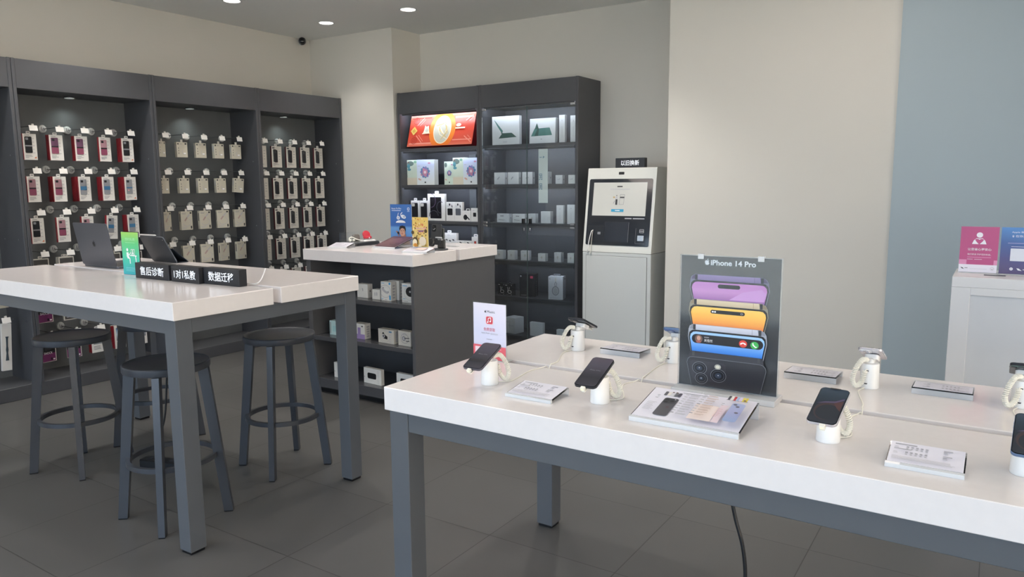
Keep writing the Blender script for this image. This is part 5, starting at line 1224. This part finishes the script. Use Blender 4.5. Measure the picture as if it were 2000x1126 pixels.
# ------------------------------------------------------------------ printed things on the front table
card_holder('price_card_holder', 'clear wedge with price card between the two dark phones', -1.182, 1.884, T2, .165, .115, .027, 0, d_price, 'clear price card wedges')
card_holder('price_card_holder', 'clear wedge with price card right of the silver-edged front phone', -.110, 1.866, T2, .160, .105, .033, 0, d_price, 'clear price card wedges')
card_holder('price_card_holder', 'clear wedge seen from behind, right of the far left dark phone', -1.196, 2.690, T2, .165, .115, .024, PI, d_price, 'clear price card wedges', lip=.0175)
card_holder('price_card_holder', 'clear wedge seen from behind, just right of the tall poster', -.500, 2.690, T2, .165, .125, .024, PI, d_price, 'clear price card wedges', lip=.0175)
card_holder('price_card_holder', 'clear wedge seen from behind, right of the silver phone by the blue wall', -.118, 2.690, T2, .165, .110, .022, PI, d_price, 'clear price card wedges', lip=.0175)
def d_broch(p, w, h):
    # left half
    p.rect(.30*w, .925*h, .55*w, .94*h, INKG); p.rect(.72*w, .925*h, .92*w, .94*h, INKG)
    for k, c in enumerate(('#55555c', '#e3ddd6', '#d6d4d8', '#6a6a70', '#4d4a58')): p.rrect(.135*w+.034*w*k, .76*h, .165*w+.034*w*k, .90*h, .003, mat('brochure_phone_%d' % k, c, .4), k == 0)
    p.ell(.21*w, .895*h, .01*w, .018*h, mat('brochure_brown', '#6d5148', .4)); p.ell(.245*w, .895*h, .01*w, .018*h, mat('brochure_brown', '#6d5148', .4))
    PHB = mat('brochure_graphite', '#4c4b52', .35)
    p.rrect(.175*w, .10*h, .315*w, .69*h, .008, PHB); p.rrect(.185*w, .50*h, .30*w, .675*h, .007, mat('brochure_plate', '#3f3f46', .3))
    for u, v in ((.21, .62), (.21, .54), (.265, .58)): p.ell(u*w, v*h, .020*w, .026*h, BLACKP)
    p.ell(.285*w, .645*h, .007*w, .010*h, WPR); p.ell(.265*w, .37*h, .015*w, .022*h, mat('brochure_wine', '#52363e', .4))
    for k in range(3): p.rect(.085*w+.012*w*(k % 2), (.72-.05*k)*h, .115*w, (.735-.05*k)*h, INKG)
    p.lines(.05*w, .46*h, .10*w, 9, .032*h, .010*h, INKL)
    for k in range(9):
        v = .84-.085*k
        p.rect(.345*w, v*h, .375*w, (v+.025)*h, INKG if k in (4, 8) else INKL); p.rect(.395*w, v*h, (.46+.03*random.random())*w, (v+.016)*h, INKL); p.rect(.395*w, (v-.025)*h, (.44+.05*random.random())*w, (v-.012)*h, INKL)
    p.rect(.5*w, .04*h, .502*w, .96*h, mat('fold_line', '#efeef4', .4))
    # right half on a pale warm wash
    p.rect(.515*w, .06*h, .73*w, .55*h, mat('peach_wash', '#ecdcd6', .4)); p.rect(.735*w, .06*h, .80*w, .62*h, mat('pink_wash', '#e6d3da', .4))
    for k in range(9):
        v = .84-.085*k
        p.rect(.525*w, v*h, .555*w, (v+.025)*h, INKG if k in (4, 8) else INKL); p.rect(.575*w, v*h, (.65+.03*random.random())*w, (v+.016)*h, mat('faint_tan', '#c4b0a4', .4)); p.rect(.575*w, (v-.025)*h, (.62+.06*random.random())*w, (v-.012)*h, mat('faint_tan', '#c4b0a4', .4))
    for k, c in enumerate(('#4c4c54', '#e4dfd6', '#c0393f', '#9fb4d6', '#d9c9e0', '#e2cf5a', '#d9c23e')): p.rrect(.765*w+.026*w*k, .74*h, .787*w+.026*w*k, .88*h, .003, mat('brochure_colour_%d' % k, c, .4), k == 0)
    p.ell(.92*w, .78*h, .013*w, .02*h, mat('brochure_brown', '#6d5148', .4))
    p.rrect(.835*w, .08*h, .955*w, .66*h, .008, grad('brochure_blue', [(0, '#93a8cf'), (.5, '#a3a8cf'), (1, '#a8b6d8')], .35))
    for u, v in ((.865, .61), (.895, .55), (.915, .36)): p.ell(u*w, v*h, .018*w, .022*h, mat('brochure_lens', '#5e5a64', .4))
    p.lines(.745*w, .58*h, .03*w, 2, .05*h, .012*h, INKG); p.lines(.735*w, .40*h, .06*w, 8, .035*h, .009*h, mat('faint_rose', '#cf9d9d', .4))
card_holder('brochure_holder', 'clear wedge with a wide phone comparison sheet before the tall poster', -.683, 1.866, T2, .306, .193, .052, 0, d_broch, None, lip=.013)

# the tall phone poster
def d_poster(p, w, h):
    s = w/297.0
    def q(l): return [(a*s, b*s) for a, b in l]
    p.rect(0, 0, w, h, mat('poster_charcoal', '#2f2f33', .12))
    p.apple(80*s, 385.5*s, 19*s, WPR); p.text('iPhone 14 Pro', 91*s, 376*s, 16.5*s, WPR, w=134*s, bold=.028)
    def topphone(y, band, bandl, scr, edge, bottom):
        # y = top of the metal band; slab seen from above, widening toward the viewer then narrowing below
        p.poly(q([(28, y-40), (29.5, y-16), (33, y-6), (44, y), (246, y), (258, y-6), (264, y-16), (266.5, y-40), (257, bottom), (40, bottom)]), edge)
        p.poly(q([(33, y-15), (36, y-6), (45, y-1), (246, y-1), (256, y-6), (261, y-15)]), bandl)
        p.poly(q([(50, y-17), (52, y-1), (238, y-1), (242, y-17)]), band)
        p.rect(44*s, (y-17)*s, 52*s, (y-1)*s, mat('poster_antenna', '#2e2d33', .3)); p.rect(241*s, (y-17)*s, 249*s, (y-1)*s, mat('poster_antenna', '#2e2d33', .3)); p.rect(222*s, (y-17)*s, 223*s, (y-1)*s, bandl)
        p.poly(q([(31, y-40), (33, y-26), (41, y-19), (50, y-17.5), (245, y-17.5), (255, y-19), (262, y-26), (264, y-40), (255, bottom), (41, bottom)]), mat('poster_bezel', '#1c1b20', .2))
        p.poly(q([(35, y-41), (37.5, y-31), (45, y-24), (54, y-22.5), (241, y-22.5), (251, y-24), (258, y-31), (260, y-41), (252, bottom), (44, bottom)]), scr)
    topphone(347, grad('band_violet', [(0, '#8f7ba8'), (1, '#a893bd')], .25), mat('band_violet_dark', '#6c5f7c', .25), grad('screen_orchid', [(0, '#6c4ea0'), (.22, '#b26cb4'), (.55, '#d48fce'), (1, '#cf86cc')], .12), mat('rim_violet', '#8a8599', .25), 262)
    p.rrect(115*s, 308*s, 182*s, 320*s, 6*s, BLACKP); p.poly(q([(150, 275), (190, 300), (245, 312), (257, 300), (252, 276)]), mat('orchid_sheen', '#d79ad6', .12))
    topphone(271.5, grad('band_gold', [(0, '#c4b193'), (1, '#d6c6aa')], .25), mat('band_gold_dark', '#a58f70', .25), grad('screen_amber', [(0, '#df7048'), (.3, '#f0a04c'), (.75, '#f5bc50'), (1, '#f7c65c')], .12), mat('rim_gold', '#aa9d86', .25), 185)
    p.rrect(96*s, 231*s, 199*s, 242*s, 5.5*s, BLACKP); p.ell(103*s, 236.5*s, 3*s, 2.6*s, WPR); p.ell(110*s, 236.5*s, 3*s, 2.6*s, WPR); p.ring(190*s, 236.5*s, 4*s, 2.6*s, 1*s, INKL, 12)
    topphone(194, grad('band_silver', [(0, '#b9bccb'), (1, '#ccced9')], .25), mat('band_silver_dark', '#8b8d98', .25), grad('screen_azure', [(0, '#2f6fd2'), (.3, '#5593e4'), (.7, '#8fbdf0'), (1, '#a8cdf4')], .12), mat('rim_silver', '#a3a6b2', .25), 100)
    p.rrect(41*s, 136*s, 256*s, 164*s, 14*s, mat('poster_island', '#2a2b30', .15))
    p.ell(63*s, 150*s, 12*s, 12*s, mat('avatar_brown', '#6b4f45', .3)); p.ell(63*s, 152*s, 6*s, 7*s, mat('avatar_skin', '#c89a86', .3)); p.ell(63*s, 141.5*s, 8*s, 4*s, mat('avatar_red', '#a3584f', .3))
    p.text('关恺然', 80*s, 142.5*s, 9*s, WPR, w=26*s) if False else p.text('关悟然', 80*s, 142.5*s, 9*s, WPR, w=26*s); p.rect(80*s, 155*s, 95*s, 158*s, INKG)
    p.ell(198*s, 149*s, 12*s, 11*s, mat('call_red', '#d8473f', .2)); p.poly(q([(189, 147), (191, 151), (198, 153), (205, 151), (207, 147), (203, 146), (201, 149), (195, 149), (193, 146)]), WPR)
    p.ell(231.5*s, 148*s, 12*s, 11*s, mat('call_green', '#45b25a', .2)); p.poly(q([(225, 154), (228, 155), (229, 150), (235, 144), (239, 145), (238, 142), (234, 141), (226, 147)]), WPR)
    PBK = mat('poster_phone_black', '#33343a', .15); PED = mat('poster_phone_rim', '#7d8088', .2)
    p.poly(q([(34, 94), (36, 107), (42, 111), (252, 111), (258, 107), (259, 94), (266, 80), (254, 4), (46, 4), (27.5, 76)]), mat('poster_phone_band', '#3f4047', .15))
    p.rect(44*s, 96*s, 52*s, 110*s, INK); p.rect(242*s, 96*s, 250*s, 110*s, INK)
    p.poly(q([(28, 74), (31, 86), (38, 92), (48, 93.5), (247, 93.5), (258, 91), (266, 84), (268.5, 74), (253.5, 4), (44, 4)]), PED)
    p.poly(q([(29.2, 74), (32, 85), (38.5, 91), (48, 92.3), (247, 92.3), (257.5, 90), (265, 83), (267.3, 74), (252.5, 3.8), (45, 3.8)]), PBK)
    p.poly(q([(40, 78), (46, 83), (140, 83), (149, 78), (150, 60), (141, 26), (128, 22), (60, 20), (48, 26), (39, 60)]), mat('poster_plateau', '#3a3b42', .12))
    for u, v, r_ in ((69, 60, 23), (76, 29, 20), (128.5, 44, 24)):
        p.ell(u*s, v*s, r_*s, r_*.86*s, PED, 28); p.ell(u*s, v*s, (r_-1.4)*s, (r_*.86-1.3)*s, mat('lens_ring', '#26272d', .1), 28); p.ring(u*s, v*s, (r_-6)*s, (r_-6)*.84*s, 1.1*s, mat('lens_glint', '#5d616c', .1), 26); p.ell(u*s, v*s, (r_-14)*s, (r_-14)*.8*s, mat('lens_core', '#3a4454', .05), 16); p.ell(u*s, (v+1)*s, 2*s, 1.5*s, INKL)
    p.ell(126.5*s, 71*s, 10*s, 8*s, mat('flash_grey', '#a9a8a0', .2)); p.ell(126.5*s, 71*s, 6*s, 4.8*s, mat('flash_core', '#d6d3c4', .2))
t = thing('poster_stand', 'tall dark phone poster in a clear acrylic stand on the front table', 'poster', (-.682, 2.244, T2))
MB().box(-.160, -.046, .0004, .160, .046, .018, ACRE, .001).build('base', t)
MB().box(-.156, .0005, .0185, .156, .004, .436, ACR).build('front_sheet', t)
MB().box(-.156, .0085, .0185, .156, .012, .436, ACR).build('rear_sheet', t)
pp = MB(); pp.box(-.153, .0048, .019, .153, .0058, .434, WPR); 
pq = pp.panel((-.1525, .0048, .0195), X, Z); pq.s = 1
d_poster(pq, .305, .4140)
pp.build('printed_sheet', t)
for x in (-.098, .085): MB().box(x, -.002, .424, x+.018, .0145, .4395, ACRE).build('clip', t)

def d_music(p, w, h):
    p.rect(0, 0, w, h, grad('lilac_sheet', [(0, '#d9d4e6'), (.5, '#d3d3e8'), (1, '#e0d9e6')], .3, diag=.2)); MR = mat('music_red', '#d0404c', .35); MP = mat('music_pink_red', '#e0626c', .35)
    p.apple(.375*w, .855*h, .048*h, BLK); p.text('Music', .42*w, .832*h, .044*h, BLK, w=.25*w)
    p.rrect(.385*w, .625*h, .615*w, .775*h, .006, mat('music_glow', '#efc9cf', .35)); p.rrect(.40*w, .635*h, .60*w, .765*h, .006, MR)
    p.line([(.465*w, .665*h), (.465*w, .735*h), (.545*w, .748*h), (.545*w, .680*h)], .009*h*1.4, WPR); p.ell(.448*w, .665*h, .022*w, .014*h, WPR); p.ell(.528*w, .680*h, .022*w, .014*h, WPR)
    p.text('免费获取', .50*w, .505*h, .062*h, mat('rose_letters', '#d2687c', .4), w=.35*w, al='C'); p.text('Apple Music', .25*w, .452*h, .026*h, INKG, w=.26*w); p.text('数月免费', .54*w, .445*h, .030*h, INKL, w=.22*w)
    p.rect(.41*w, .355*h, .58*w, .362*h, INKG); p.rect(0, 0, w, .245*h, MP); p.rect(.06*w, .07*h, .30*w, .21*h, mat('music_blank', '#efd6da', .35)); p.lines(.62*w, .19*h, .3*w, 4, .04*h, .010*h, mat('music_pale', '#f0b9be', .4))
sign_stand('sign_stand', 'white and red music sign in clear acrylic behind the left phone', -1.584, 2.262, T2, .156, .219, math.radians(-1), d_music, .05)

# black power cable under the front table
cb = MB().tube(spline([(-.66, 2.20, .71), (-.652, 2.20, .62), (-.637, 2.20, .545), (-.623, 2.20, .486), (-.600, 2.20, .409), (-.588, 2.20, .31), (-.592, 2.20, .18), (-.62, 2.21, .06), (-.66, 2.23, .008), (-.75, 2.27, .0065), (-.9, 2.36, .0065)]), .006, mat('cord_black', '#1c1d20', .3), 10)
tag(cb.build('power_cable'), 'black power cable hanging under the front table to the floor', 'cable')
